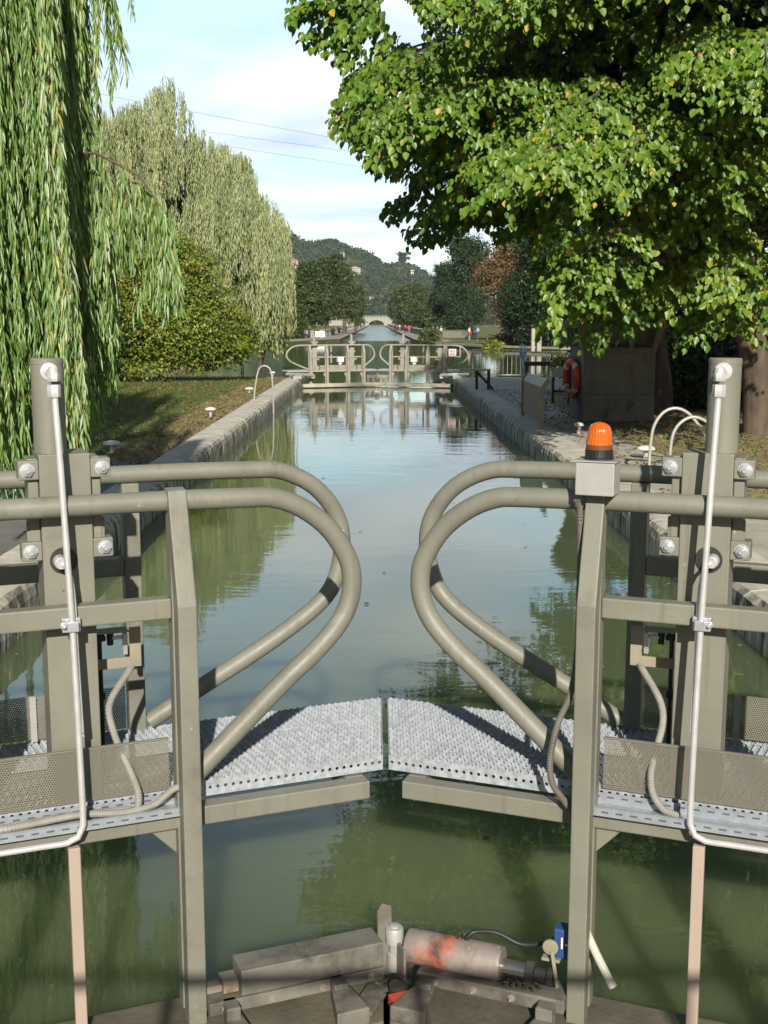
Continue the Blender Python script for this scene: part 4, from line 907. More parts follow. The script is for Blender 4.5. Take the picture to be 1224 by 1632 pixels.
def stone_bridge():
    o = empty('stone_bridge', (0,800,0), 0, 'pale stone bridge with one low arch over the far end of the canal', 'bridge')
    prof = [(-40,0.2),(-5.2,0.2)] + [(-5.2*math.cos(R(a)), 0.6+3.4*math.sin(R(a))) for a in range(0,181,12)] + [(5.2,0.2),(40,0.2),(40,5.6),(-40,5.6)]
    b = MB(); b.prism(prof, lambda a,c,t: (a,t,c), 0, 8); b.build('spandrel', M['stonefar'], o)
    p = MB().span((-40,-0.2,5.6),(40,0.4,6.0)); p.span((-40,-0.3,6.6),(40,0.5,6.9))
    x = -40
    while x <= 40: p.span((x-0.5,-0.15,6.0),(x+0.5,0.35,6.6)); x += 2.2
    p.build('parapet', M['stonefar'], o)
    ar = MB(); ar.prism([(-5.5*math.cos(R(a)), 0.6+3.75*math.sin(R(a))) for a in range(0,181,12)]+[(5.2*math.cos(R(a)), 0.6+3.4*math.sin(R(a))) for a in range(0,181,12)], lambda a,c,t: (a,t,c), -0.2, -0.002); ar.build('arch_ring', M['conc'], o)
stone_bridge()
# power lines high over the basin
def wire(p0, p1, sag, label):
    pts = []
    for k in range(41):
        t = k/40; p = Vector(p0).lerp(Vector(p1), t); p.z -= sag*4*t*(1-t); pts.append(p)
    tag(MB().tube(pts, 0.012, 5).build('power_line', M['darkmetal']), label, 'power line', 'power lines across the sky')
wire((-40,115,26.2),(20,115,15.6),0.3,'upper power line crossing the sky behind the willow top')
wire((-40,116,23.7),(20,116,15.8),0.3,'middle of the three power lines crossing the sky')
wire((-40,117,23.2),(20,117,14.3),0.3,'lowest of the three power lines, nearest the hill')

# ------------------------------------------------------------------ vegetation
M['maple'] = leafmat('broad_leaf', [(0.0,(0.055,0.12,0.011)),(0.35,(0.092,0.18,0.017)),(0.75,(0.16,0.25,0.027)),(0.955,(0.28,0.29,0.035)),(0.985,(0.45,0.30,0.03))], 0.40, 0.15)
M['willow'] = leafmat('willow_leaf', [(0.0,(0.085,0.155,0.03)),(0.3,(0.135,0.245,0.05)),(0.62,(0.195,0.315,0.095)),(0.85,(0.33,0.40,0.20)),(0.97,(0.42,0.46,0.33)),(1.0,(0.40,0.36,0.06))], 0.36, 0.2)
M['willow_far'] = leafmat('pale_willow_leaf', [(0.0,(0.13,0.18,0.06)),(0.4,(0.24,0.29,0.115)),(0.8,(0.36,0.40,0.22)),(0.96,(0.44,0.38,0.15))], 0.42, 0.2)
M['bush'] = leafmat('bush_leaf', [(0.0,(0.07,0.125,0.016)),(0.45,(0.16,0.23,0.03)),(0.8,(0.26,0.29,0.042)),(0.97,(0.36,0.27,0.07))], 0.4, 0.2)
M['green_far'] = leafmat('mid_green_leaf', [(0.0,(0.03,0.055,0.014)),(0.5,(0.055,0.09,0.022)),(1.0,(0.10,0.125,0.035))], 0.5, 0.15)
M['dark_far'] = leafmat('dark_green_leaf', [(0.0,(0.018,0.036,0.014)),(0.5,(0.032,0.058,0.02)),(1.0,(0.06,0.085,0.03))], 0.5, 0.12)
M['copper'] = leafmat('copper_leaf', [(0.0,(0.085,0.05,0.022)),(0.5,(0.185,0.108,0.048)),(1.0,(0.27,0.175,0.08))], 0.5, 0.15)
M['olive_far'] = leafmat('olive_leaf', [(0.0,(0.05,0.075,0.02)),(0.5,(0.085,0.11,0.03)),(1.0,(0.13,0.15,0.05))], 0.5, 0.15)
M['shade'] = leafmat('deep_shade_leaf', [(0.0,(0.014,0.03,0.008)),(0.6,(0.025,0.05,0.012)),(1.0,(0.045,0.08,0.018))], 0.5, 0.1)  # leaf green darkened to stand in for deep shade
M['wood'] = leafmat('hill_wood_leaf', [(0.0,(0.024,0.044,0.018)),(0.4,(0.040,0.066,0.024)),(0.75,(0.065,0.095,0.032)),(1.0,(0.10,0.12,0.045))], 0.6, 0.1)
UP = np.array([0,0,1.0])

def in_poly(px, py, poly):
    inside = np.zeros(len(px), bool); n = len(poly); j = n-1
    for i in range(n):
        xi, yi = poly[i]; xj, yj = poly[j]
        c = ((yi > py) != (yj > py)) & (px < (xj-xi)*(py-yi)/(yj-yi+1e-9)+xi)
        inside ^= c; j = i
    return inside

def aty(x, y, Y):
    v = np.array([(x-612)/F,1.0,-(y-816)/F]); c,s = math.cos(PITCH),math.sin(PITCH)
    v = np.array([v[0], v[1]*c+v[2]*s, -v[1]*s+v[2]*c]); c,s = math.cos(YAW),math.sin(YAW)
    v = np.array([v[0]*c+v[1]*s, -v[0]*s+v[1]*c, v[2]]); return CAMP+v*(Y/v[1])
# ---- the big broad-leaved tree on the right quay: boughs > sprays > drooping leaves
def big_tree():
    base = Vector((7.7,24.0,0.38))
    o = empty('broadleaf_tree', base, 0, 'huge spreading tree with bright drooping leaves overhanging the right lock wall', 'tree')
    rel = lambda p: Vector(p)-base
    tr = MB()
    tr.tube(catmull([(0,0,-0.2),(-0.05,0,0.8),(-0.25,-0.1,1.8),(-0.75,-0.3,3.0),(-1.3,-0.6,4.6),(-1.5,-0.8,6.5),(-1.3,-0.6,9.0)], 0.3), [0.34-0.008*i for i in range(len(catmull([(0,0,-0.2),(-0.05,0,0.8),(-0.25,-0.1,1.8),(-0.75,-0.3,3.0),(-1.3,-0.6,4.6),(-1.5,-0.8,6.5),(-1.3,-0.6,9.0)], 0.3)))], 12)
    tr.tube(catmull([(0.1,0.1,0.6),(0.7,0.5,2.0),(1.3,0.7,4.0),(1.9,0.5,6.5)], 0.3), 0.2, 10)
    cen = np.array([7.3,22.6,8.6]); rad = np.array([9.2,8.6,7.4])
    sil = [(452,-60),(452,14),(466,45),(492,72),(532,88),(556,118),(546,140),(527,172),(531,212),(560,224),(586,258),(602,276),(652,284),(655,300),(614,312),(610,345),(640,374),(668,396),(698,388),(724,374),(745,352),(778,362),(800,394),(816,372),(850,372),(846,402),(858,442),(866,480),(858,520),(880,560),(906,590),(930,556),(1000,552),(1024,500),(1060,560),(1110,560),(1150,520),(1224,555),(1500,560),(1500,-500),(660,-500),(652,-20),(690,60),(672,92),(640,62),(612,42),(600,-10),(560,-60)]
    boughs = []; tries = 0
    while len(boughs) < 120 and tries < 20000:                  # back and sides of the crown
        tries += 1
        d = rand_dirs(1)[0]
        if d[1] < -0.1: continue
        tip = cen + d*rad*random.uniform(0.80,1.0)
        if tip[2] < 3.0: continue
        px, py = proj(tip)
        if py > -60 and not in_poly(np.array([px]), np.array([py]), sil)[0]: continue
        boughs.append(tip)
    def shades_quay(p):                                         # would this bough's shadow fall on the sunlit part of the quay?
        t = (p[2]-0.4)/math.tan(SUN_EL); y = p[1]+t*math.cos(SUN_AZ); x = p[0]-t*math.sin(SUN_AZ)
        return (2.4 < x < 5.4 and 18.5 < y < 25.0) or (4.0 < x < 9.5 and 14 < y < 20.5)
    ncl = 0
    while ncl < 52:                                             # layered boughs on the side towards the lock
        px = random.uniform(455,1330); py = random.uniform(-120,575)
        if not in_poly(np.array([px]), np.array([py]), sil)[0]: continue
        if py > 300 and random.random() < 0.35: continue
        for a_ in range(14):
            Yc = random.uniform(14.5,19.0+0.4*a_)
            if not shades_quay(aty(px, py, Yc)): break
        ncl += 1
        for q in range(random.randint(2,4)):
            qx = px+random.gauss(0,70); qy = py+random.gauss(0,16)
            if not in_poly(np.array([qx]), np.array([qy]), sil)[0]: continue
            tip = aty(qx, qy, Yc+random.gauss(0,0.5))
            if tip[2] > 2.0: boughs.append(tip)
    for px, py, Yc in ((468,32,18.5),(500,62,18.5),(528,96,18),(556,120,18),(545,160,17.5),(540,196,17.5),(575,232,17.5),(610,262,17),(560,180,19),(620,200,18),(600,140,18.5),(480,20,19),(520,60,19.5),(628,330,19.5),(648,360,19.5),(668,385,19.5),(690,378,20),(640,318,20.5),(720,352,20),(760,345,20),(700,320,19),(800,372,19.5),(840,360,19),(655,300,20),(760,300,18.5),(700,260,17.5),(868,470,20.5),(872,512,20.5),(950,530,20.5),(870,430,20),(1010,500,20.5),(1110,520,20),(1180,535,20.5),(960,500,20)):
        for q in range(2 if px < 620 else 1): boughs.append(aty(px+random.gauss(0,8), py+random.gauss(0,7), Yc+random.gauss(0,0.3)))
    ncl = 0
    while ncl < 40:                                             # unseen upper boughs, added to dapple the crown below with shade
        c_ = np.array([random.uniform(0.8,14), random.uniform(12.0,17.5), random.uniform(7.4,12.5)])
        if c_[2] < 2.62 + 0.30*c_[1] + 1.3 or shades_quay(c_): continue
        ncl += 1
        for q in range(4): boughs.append(c_+RNG.normal(0,[0.8,0.5,0.25]))
    P=[];D=[];Nn=[];Ls=[];V=[]
    for tip in boughs:
        out = tip-np.array([base.x-0.9,base.y-0.4,0]); out[2] = 0; out /= np.linalg.norm(out)+1e-6
        Lb = random.uniform(2.6,4.2)
        root_ = tip - out*Lb + np.array([0,0,random.uniform(0.3,1.3)])
        side = np.cross(out, UP)
        hue = random.uniform(-0.16,0.16)
        br_pts = [root_*(1-t)**2 + 2*t*(1-t)*((root_+tip)/2+UP*0.55) + tip*t*t for t in np.linspace(0,1,7)]
        bx_, by_ = proj(np.array(br_pts)); vis = (by_ < -20) | in_poly(bx_, by_, sil)
        if vis.all(): tr.tube([rel(p) for p in br_pts], [0.035,0.03,0.025,0.02,0.014,0.009,0.005], 5)
        if vis.all() and random.random() < 0.5:
            mid = np.array([base.x-1.3, base.y-0.6, min(max(root_[2]-1.5,2.5),8.0)])
            tr.tube([rel(p) for p in (mid, (mid+root_)/2+UP*0.5, root_)], [0.10,0.065,0.035], 6)
        ns = random.randint(15,21)
        for k in range(ns):
            t = 0.18+0.82*k/(ns-1)
            p0 = root_*(1-t)**2 + 2*t*(1-t)*((root_+tip)/2+UP*0.55) + tip*t*t
            sgn = 1 if k % 2 else -1
            dirn = out*random.uniform(0.35,0.9) + side*sgn*random.uniform(0.5,1.1)*(1.15-t*0.6) + UP*random.uniform(-0.5,0.1)
            dirn /= np.linalg.norm(dirn); Ls_ = random.uniform(0.55,1.05)*(1.15-0.45*t)
            nl = int(Ls_/0.036)
            tt = (np.arange(nl)+0.5)/nl
            pts = p0 + dirn*(tt*Ls_)[:,None] - UP*(0.35*Ls_*tt**2)[:,None]
            sd_ = np.cross(dirn, UP); lr = np.where(np.arange(nl)%2==0, 1.0, -1.0)[:,None]
            ld = dirn*0.45 + sd_*lr*RNG.uniform(0.15,0.75,(nl,1)) - UP*RNG.uniform(0.45,1.5,(nl,1)) + RNG.normal(0,0.18,(nl,3))
            nn = UP*0.60 + out*0.50 + np.array([0,-0.45,0]) + RNG.normal(0,0.32,(nl,3))
            P.append(pts+RNG.normal(0,0.035,(nl,3))); D.append(ld); Nn.append(nn); Ls.append(RNG.uniform(0.065,0.13,nl)*min(1.3,max(1.0,tip[1]/15.5))); V.append(np.clip(RNG.beta(2.2,2.4,nl)*0.9+hue+0.02,0,0.95))
    P=np.concatenate(P);D=np.concatenate(D);Nn=np.concatenate(Nn);Ls=np.concatenate(Ls);V=np.concatenate(V)
    yel = RNG.random(len(P)) < 0.012; V[yel] = 0.99
    px,py = proj(P); jit = RNG.normal(0,5,(2,len(P)))
    ok = (py < -60) | in_poly(px+jit[0], py+jit[1], sil) | (P[:,1] < 9)
    P,D,Nn,Ls,V = P[ok],D[ok],Nn[ok],Ls[ok],V[ok]
    print('big tree leaves', len(P))
    b = np.array(base)
    leaves('crown', P-b, D, Nn, Ls, Ls*0.72, M['maple'], o, V)
    # inner crown: leaf colour darkened for the shade round the limbs
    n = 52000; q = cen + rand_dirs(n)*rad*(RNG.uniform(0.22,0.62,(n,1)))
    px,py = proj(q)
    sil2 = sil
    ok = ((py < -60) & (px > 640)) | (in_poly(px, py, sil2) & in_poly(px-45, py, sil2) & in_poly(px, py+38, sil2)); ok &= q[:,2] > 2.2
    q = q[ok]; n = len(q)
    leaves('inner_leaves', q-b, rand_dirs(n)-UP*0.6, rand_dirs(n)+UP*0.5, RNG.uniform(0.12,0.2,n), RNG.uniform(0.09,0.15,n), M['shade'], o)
    tr.build('trunk', M['bark'], o, smooth=True)
big_tree()

# ---- weeping willows
def willow(name, base, label, cur, m, leafL, leafW, step, clump, branches, twigr=0.0025, spread=0.35, dens=1.0, yellow=0.15, bulge=0.0):
    """cur: hanging curtains (x0,y0,ztop0, x1,y1,ztop1, zbottom0, zbottom1, strands, depth)"""
    o = empty(name, base, 0, label, 'tree'); b = np.array(base)
    tr = MB()
    for pts, r0, r1 in branches:
        c = catmull([Vector(p)-Vector(base) for p in pts], 0.35); n = len(c)
        tr.tube(c, [r0+(r1-r0)*i/(n-1) for i in range(n)], 9)
    tr.build('trunk', M['bark'], o, smooth=True)
    tw = MB(); P=[];D=[];Nn=[];V=[]
    for (x0,y0,zt0,x1,y1,zt1,zb0,zb1,ns,dep,amp) in cur:
        nclump = max(2, int(ns/9)); cl = (np.arange(nclump)+RNG.uniform(0.1,0.9,nclump))/nclump; clz = RNG.normal(0,amp,nclump); hue = RNG.uniform(-0.26,0.22,nclump); cd = RNG.normal(0,dep,nclump); chue=hue
        for i in range(ns):
            k = random.randrange(nclump); t = float(np.clip(cl[k]+RNG.normal(0,0.26/nclump),0,1))
            top = np.array([x0+(x1-x0)*t, y0+(y1-y0)*t+cd[k]+RNG.normal(0,dep*0.35), zt0+(zt1-zt0)*t+bulge*(1-(2*t-1)**2-0.5)*abs(x1-x0)+-abs(RNG.normal(0,0.75))*min(1.3,amp*1.6+0.2)])
            zb = zb0+(zb1-zb0)*t+clz[k]+abs(RNG.normal(0,amp*0.8))
            Ln = top[2]-zb
            if Ln < 0.4: continue
            n = max(3, int(Ln/step)); tt = np.linspace(0,1,n); ph = RNG.uniform(0,6.28,2); sw = 0.06*min(Ln,4)
            off = RNG.normal(0,spread*0.25,2)
            pts = np.stack([top[0]+off[0]*tt+sw*0.5*np.sin(tt*4+ph[0])*tt, top[1]+off[1]*tt+sw*0.5*np.sin(tt*4+ph[1])*tt, top[2]-Ln*tt],1)
            if twigr > 0:
                tw.tube([Vector(p)-Vector(base) for p in pts[::max(1,n//9)]], twigr, 3, cap=False)
            for rep in range(clump):
                a = RNG.uniform(0,6.28,n); hd = np.stack([np.cos(a),np.sin(a),np.zeros(n)],1)
                P.append(pts+RNG.normal(0,0.012*clump,(n,3))); D.append(hd*RNG.uniform(0.06,0.40,(n,1))-UP); Nn.append(hd*0.8+RNG.normal(0,0.35,(n,3))+np.array([0,-0.95,0.15])); V.append(np.clip(RNG.beta(2,2,n)*0.95+hue[k]+yellow*(RNG.random(n)<0.1),0,1))
    if twigr > 0 and tw.v: tw.build('hanging_twigs', M['twig'], o, recalc=False)
    P=np.concatenate(P)-b;D=np.concatenate(D);Nn=np.concatenate(Nn);V=np.concatenate(V); n=len(P)
    print(name, 'leaves', n)
    leaves('crown', P, D, Nn, RNG.uniform(0.65,1.15,n)*leafL, RNG.uniform(0.75,1.2,n)*leafW, m, o, V)
def C(Y, x0, yt0, x1, yt1, yb0, yb1, ns, dep, amp):
    a = aty(x0,yt0,Y); b_ = aty(x1,yt1,Y); c = aty(x0,yb0,Y); d = aty(x1,yb1,Y)
    return (a[0],Y,a[2],b_[0],Y,b_[2],c[2],d[2],ns,dep,amp)
willow('willow_tree', (-6.2,13.5,0.38), 'near weeping willow with a tall green curtain of leaves at the left', [
    C(10.0,-120,-330,60,-330,690,640,80,0.35,0.25),
    C(10.4,60,-330,108,-330,560,560,46,0.25,0.35),
    C(9.6,-60,-120,95,-150,720,700,70,0.3,0.15),
    C(10.0,-40,380,120,430,735,690,60,0.35,0.12), C(11.8,-150,-300,85,-300,640,600,70,0.3,0.3),
    C(10.6,80,-250,112,-250,330,330,30,0.2,0.3),
    C(11.0,95,240,142,270,690,640,30,0.2,0.2),
    C(10.5,130,300,205,330,640,600,26,0.25,0.35),
    C(10.2,160,255,215,268,470,450,34,0.10,0.22), C(10.2,205,266,252,295,455,455,34,0.10,0.22), C(10.2,242,288,283,345,480,440,30,0.08,0.2), C(10.3,170,262,278,335,395,400,40,0.12,0.12),
    C(11.2,150,430,205,420,560,520,14,0.2,0.15),
    C(11.0,-500,-400,-100,-330,600,650,60,1.0,0.4), C(13.5,-500,-500,30,-400,560,430,60,0.6,0.5), C(16.5,-500,-500,20,-350,560,430,50,0.6,0.5),
    (-9.5,11,11.5,-4.6,11,10.5,5.8,6.2,60,0.8,0.6), (-10,15,13.5,-5.4,15,12.5,5.5,5.5,80,1.2,0.7), (-11,17,9,-5,17,9,1.5,2,50,1.0,0.6), (-16,12,12,-8,13,14,5,5,90,2.5,0.8), (-8,14,12.8,-4.2,14,11.8,6.6,6.8,110,0.5,0.4), (-8,16.5,12,-4.8,16.5,11,7.2,7.4,80,0.5,0.4), (-14,19,12,-7,19,13,4,5,70,2.0,0.8),  # mostly unseen upper curtains, added to throw shade on the lawn
    C(10.5,160,-150,190,-150,90,60,5,0.1,0.12), C(10.5,140,-200,160,-200,130,200,8,0.1,0.15)],
    M['willow'], 0.155, 0.0165, 0.0165, 1,
    [([(-6.2,13.5,0.2),(-6.1,13.5,1.6),(-5.6,13.2,3.2),(-5.0,12.5,5.0),(-4.2,11.5,6.4),(-3.4,10.6,7.0)],0.32,0.04),
     ([(-5.8,13.4,2.6),(-6.8,13.2,5.0),(-7.4,12.8,7.2)],0.2,0.05),
     ([(-5.4,13.1,3.2),(-4.2,11.6,3.75),(-2.9,10.4,4.0),(-2.35,10.2,4.0),(-2.0,10.2,3.82),(-1.78,10.2,3.5)],0.05,0.006)])
# far willow: arching branches, each with its own short curtain
OUT = [(130,165),(160,158),(200,165),(235,140),(262,112),(290,108),(299,135),(303,180),(330,192),(350,205),(380,222),(402,232),(408,285),(425,292),(445,300),(458,335),(464,420),(466,520)]
ox = [p[0] for p in OUT]; oy = [p[1] for p in OUT]
fw = []
for k in range(235):
    px = random.uniform(150,462); t0 = float(np.interp(px, ox, oy)); py = t0 + 6 + (random.random()**1.5)*max(20.0, 400-t0)
    Yw = random.uniform(53.5,60.5) if py > t0+50 else random.uniform(55,59)
    wd = random.uniform(16,44); x0 = px-wd*0.85; x1 = px+wd*0.15
    if x1 > 463: x0 -= x1-463; x1 = 463
    ln = random.uniform(60,150); b = min(py+ln, 552); 
    fw.append(C(Yw, x0, max(py+4,float(np.interp(x0,ox,oy))+4), x1, py+random.uniform(4,16), b-8, b+6, int(wd*0.85), 0.22, 0.28))
for k in range(26):
    px = random.uniform(405,462); b = random.uniform(505,556); fw.append(C(random.uniform(53.5,58), px-14, 350, px, 350, b, b, 14, 0.25, 0.4))
willow('willow_tree', (-9.6,58.0,0.38), 'tall pale weeping willow beside the basin, behind the rounded bush', fw,
    M['willow_far'], 0.28, 0.036, 0.14, 2,
    [([(-9.6,58,0.2),(-9.4,58,3),(-9.2,57.8,7),(-9.6,57.6,12)],0.45,0.06),([(-9.4,58,3),(-7,57,6.5),(-5.2,56,8.2)],0.2,0.04),([(-9.3,58,4),(-11.5,57.5,9),(-12.2,57,12.5)],0.2,0.04),([(-5.6,56.5,0.3),(-5.1,55.8,2.2),(-4.9,55.5,4.5)],0.14,0.08)], twigr=0, spread=0.5, yellow=0.3, bulge=0.30)

# ---- rounded bushes and distant trees: leaf clumps spread through lobes
def lobes_tree(name, base, label, lobes, m, n_clump, per, leafL, clump_r, trunk=None, cat='tree', group=None, hang=0.0, trunk_r=0.2, extra=None, simple=True):
    """lobes: (dx,dy,dz,rx,ry,rz) about base"""
    o = empty(name, base, 0, label, cat, group)
    lob = np.array(lobes, float); wgt = lob[:,3]*lob[:,5]; wgt /= wgt.sum()
    li = RNG.choice(len(lob), n_clump, p=wgt); d = rand_dirs(n_clump)
    rr = RNG.uniform(0.55,1.0,(n_clump,1))**0.6
    cen = lob[li,:3] + d*lob[li,3:]*rr*(1+RNG.normal(0,0.05,(n_clump,1)))
    cr = clump_r*RNG.uniform(0.6,1.4,(n_clump,1,1))
    off = RNG.normal(0,1,(n_clump,per,3))*cr*np.array([0.55,0.55,0.4])
    P = (cen[:,None,:]+off).reshape(-1,3); dd = np.repeat(d,per,axis=0); n = len(P)
    ok = P[:,2] > 0.05; P = P[ok]; dd = dd[ok]; n = len(P)
    hue = np.repeat(RNG.uniform(-0.22,0.22,n_clump),per)[ok]
    D = rand_dirs(n)*0.9 + dd*0.4 - UP*(0.25+hang); N_ = dd*0.8 + UP*0.5 + rand_dirs(n)*0.6
    leaves('crown', P, D, N_, RNG.uniform(0.6,1.3,n)*leafL, RNG.uniform(0.5,0.95,n)*leafL*0.75, m, o, np.clip(RNG.beta(2,2,n)+hue,0,1), simple=simple)
    h = max(l[2] for l in lobes)
    t = MB(); t.tube(catmull([(0,0,-0.3),(0.05,0,h*0.3),(0.0,0.1,h*0.6),(0.1,0,h*0.95)],0.6), [trunk_r*(1-0.8*i/ (len(catmull([(0,0,-0.3),(0.05,0,h*0.3),(0.0,0.1,h*0.6),(0.1,0,h*0.95)],0.6))-1)) for i in range(len(catmull([(0,0,-0.3),(0.05,0,h*0.3),(0.0,0.1,h*0.6),(0.1,0,h*0.95)],0.6)))], 8)
    for l in lobes: t.tube([(0,0,h*0.25),(l[0]*0.5,l[1]*0.5,h*0.25+(l[2]-h*0.25)*0.6),(l[0],l[1],l[2])], [trunk_r*0.5,trunk_r*0.35,trunk_r*0.12], 6)
    t.build('trunk', M['bark'], o, smooth=True)
    return o
def rlobes(n, rx, ry, z0, z1, r, taper=0.5):
    out = []
    for k in range(n):
        t = (k+0.5)/n; z = z0+(z1-z0)*t; w = 1-abs(t-0.4)*taper*1.4; a = random.uniform(0,6.28); q = math.sqrt(random.random())
        rr = r*random.uniform(0.75,1.2)*max(0.45,w); out.append((math.cos(a)*q*rx*w, math.sin(a)*q*ry*w, z, rr, rr, rr*0.85))
    return out
lobes_tree('rounded_bush', (-8.3,46.0,0.38), 'rounded yellow green bush tree on the lawn in front of the far willow', [(-0.2,0,1.2,2.2,1.6,1.0),(1.6,0.2,1.3,1.5,1.3,0.8),(-1.9,0.3,1.3,1.6,1.4,1.1),(2.9,0.3,1.5,0.9,1.0,0.7),(0,0,2.6,2.3,2.0,2.0),(1.5,-0.3,2.1,1.7,1.6,1.5),(1.1,0,3.6,1.6,1.6,1.5),(0.4,0,4.5,1.3,1.4,1.2),(-1.3,0,2.4,1.6,1.6,1.6),(2.5,0,1.9,1.2,1.3,1.0),(-0.6,0,3.9,1.3,1.3,1.2)], M['bush'], 1300, 28, 0.15, 0.36, cat='bush', trunk_r=0.14)
lobes_tree('shrub', (-13.0,44.5,0.38), 'dark shaded shrub behind the hanging leaves of the near willow', [(0,0,2.2,2.6,1.8,1.9),(2.2,0.5,1.8,1.7,1.5,1.5),(-2.0,0,2.6,2.0,1.6,2.0)], M['dark_far'], 420, 24, 0.22, 0.5, cat='shrub', trunk_r=0.12)
lobes_tree('shrub', (-14.5,36.5,0.38), 'dark low shrub at the back of the lawn, partly hidden by the near willow', [(0,0,1.6,2.6,1.6,1.5),(-2.6,0,1.9,2.2,1.6,1.8)], M['shade'], 300, 24, 0.22, 0.5, cat='shrub', trunk_r=0.1)
TG = 'trees along the canal beyond the basin'
def far_tree(px, Y, ytop, wpx, m, label, n_l=9, leafL=0.5, dens=1.0, ybase=None, name='bushy_tree', z0=0.36, low=0.18):
    top = aty(px, ytop, Y); w = wpx*Y/F; h = top[2]-z0
    lob = rlobes(n_l, w*0.30, w*0.30, h*low, h*0.86, w*0.27); lob += [(0,0,h*0.5,w*0.34,w*0.34,h*0.28)] + [(random.uniform(-0.3,0.3)*w,random.uniform(-0.2,0.2)*w,h*random.uniform(0.62,0.86),w*random.uniform(0.10,0.19),w*0.15,h*random.uniform(0.08,0.14)) for _ in range(6)]
    return lobes_tree(name, (top[0],Y,z0), label, lob, m, int(620*dens*n_l/9), 28, leafL*0.72, w*0.075+0.2, trunk_r=0.03*h, group=TG)
far_tree(488,186,405,64,M['green_far'],'mid green bushy tree beside the far willow edge, above the dog walker',leafL=0.55,n_l=11)
far_tree(520,205,400,62,M['green_far'],'tallest green bushy tree on the left bank of the far canal',leafL=0.6,n_l=11)
far_tree(548,240,418,52,M['olive_far'],'lighter green tree right of the tall one on the left bank',leafL=0.6)
far_tree(566,300,452,34,M['green_far'],'small green tree nearest the canal end on the left bank',leafL=0.7)
far_tree(467,170,480,36,M['green_far'],'low green tree against the edge of the far willow',leafL=0.45,low=0.1)
far_tree(655,330,447,74,M['olive_far'],'round olive green tree on the right bank of the far canal',leafL=0.8)
far_tree(640,420,468,46,M['dark_far'],'small dark tree nearest the stone bridge on the right bank',leafL=0.9)
far_tree(680,260,480,60,M['green_far'],'low leafy green tree above the people in red on the right towpath',leafL=0.7,low=0.1)
far_tree(715,215,405,66,M['dark_far'],'dark upright tree with spiky top on the right bank',leafL=0.5,n_l=11,dens=1.2)
far_tree(752,190,358,84,M['dark_far'],'tallest dark tree on the right bank, partly behind the copper one',leafL=0.5,n_l=12,dens=1.2)
far_tree(735,180,450,70,M['dark_far'],'dark spreading tree right behind the man in red shorts',leafL=0.45,low=0.08)
far_tree(812,150,346,104,M['copper'],'copper brown leaved tree between the dark trees and the big tree',leafL=0.42,n_l=11,dens=1.3)
far_tree(905,118,330,120,M['shade'],'tall very dark tree merging with the big tree crown on the far right bank',leafL=0.45,n_l=11,low=0.08)
far_tree(826,132,430,90,M['shade'],'low very dark tree below the copper brown tree',leafL=0.4,low=0.08)
far_tree(868,112,345,130,M['shade'],'broad very dark tree on the grassy far right bank',leafL=0.45,n_l=11,low=0.08)
lobes_tree('bramble', (12.9,120.0,0.36), 'low reddish brown thicket at the foot of the dark trees on the right bank', [(0,0,0.5,1.5,1.0,0.5),(1.7,0,0.6,1.3,1.0,0.6)], M['copper'], 120, 22, 0.3, 0.4, cat='thicket', trunk_r=0.05)
lobes_tree('reeds', (10.9,115.5,0.05), 'bright green reeds at the water edge of the right bank', [(0,0,0.3,0.6,0.4,0.4),(0.8,0,0.25,0.5,0.4,0.3)], M['bush'], 70, 22, 0.3, 0.25, cat='reeds', trunk_r=0.02)
lobes_tree('shrub', (5.9,140.0,0.3), 'pale green shrub on the edge of the right towpath', [(0,0,0.7,0.9,0.8,0.8),(0.9,2,0.6,0.8,0.8,0.7)], M['olive_far'], 90, 22, 0.3, 0.3, cat='shrub', trunk_r=0.04)
# shrubs added to fill the black shade under the big tree; dark trees behind
for (x,y,w_,h_,lab) in ((8.6,31.5,2.2,2.6,'added dark shrub filling the shade right of the concrete kiosk'),(12.5,32.0,2.8,3.0,'added dark shrub between the leaning trunk and the right cylinder'),(17.0,33.0,3.0,3.2,'added dark shrub at the far right edge of the quay'),(10.5,41.0,2.4,2.6,'added dark shrub deep behind the kiosk near the basin'),(7.6,39.0,1.1,1.6,'small added dark shrub left of the kiosk by the mesh barrier'),(15.5,27.5,2.2,2.6,'added dark shrub just past the right edge trunk')):
    lobes_tree('shrub', (x,y,0.36), lab, [(0,0,h_*0.45,w_*0.7,w_*0.55,h_*0.5),(w_*0.6,0.2,h_*0.4,w_*0.55,w_*0.5,h_*0.42),(-w_*0.6,0.1,h_*0.42,w_*0.55,w_*0.5,h_*0.45)], M['shade'], 300, 26, 0.2, 0.35, cat='shrub', group='added dark shrubs filling the shade under the big tree', trunk_r=0.06)
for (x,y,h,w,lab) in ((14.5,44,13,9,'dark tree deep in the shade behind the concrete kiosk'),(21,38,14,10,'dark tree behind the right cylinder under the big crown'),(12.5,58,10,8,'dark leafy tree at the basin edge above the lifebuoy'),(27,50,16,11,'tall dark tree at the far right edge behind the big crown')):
    lob = rlobes(10, w*0.33, w*0.33, 1.2, h*0.85, w*0.28); lobes_tree('shade_tree', (x,y,0.0 if y > 52 else 0.38), lab, lob, M['shade'], 420, 26, 0.34, 0.9, trunk_r=0.3, group='dark trees behind the big tree')
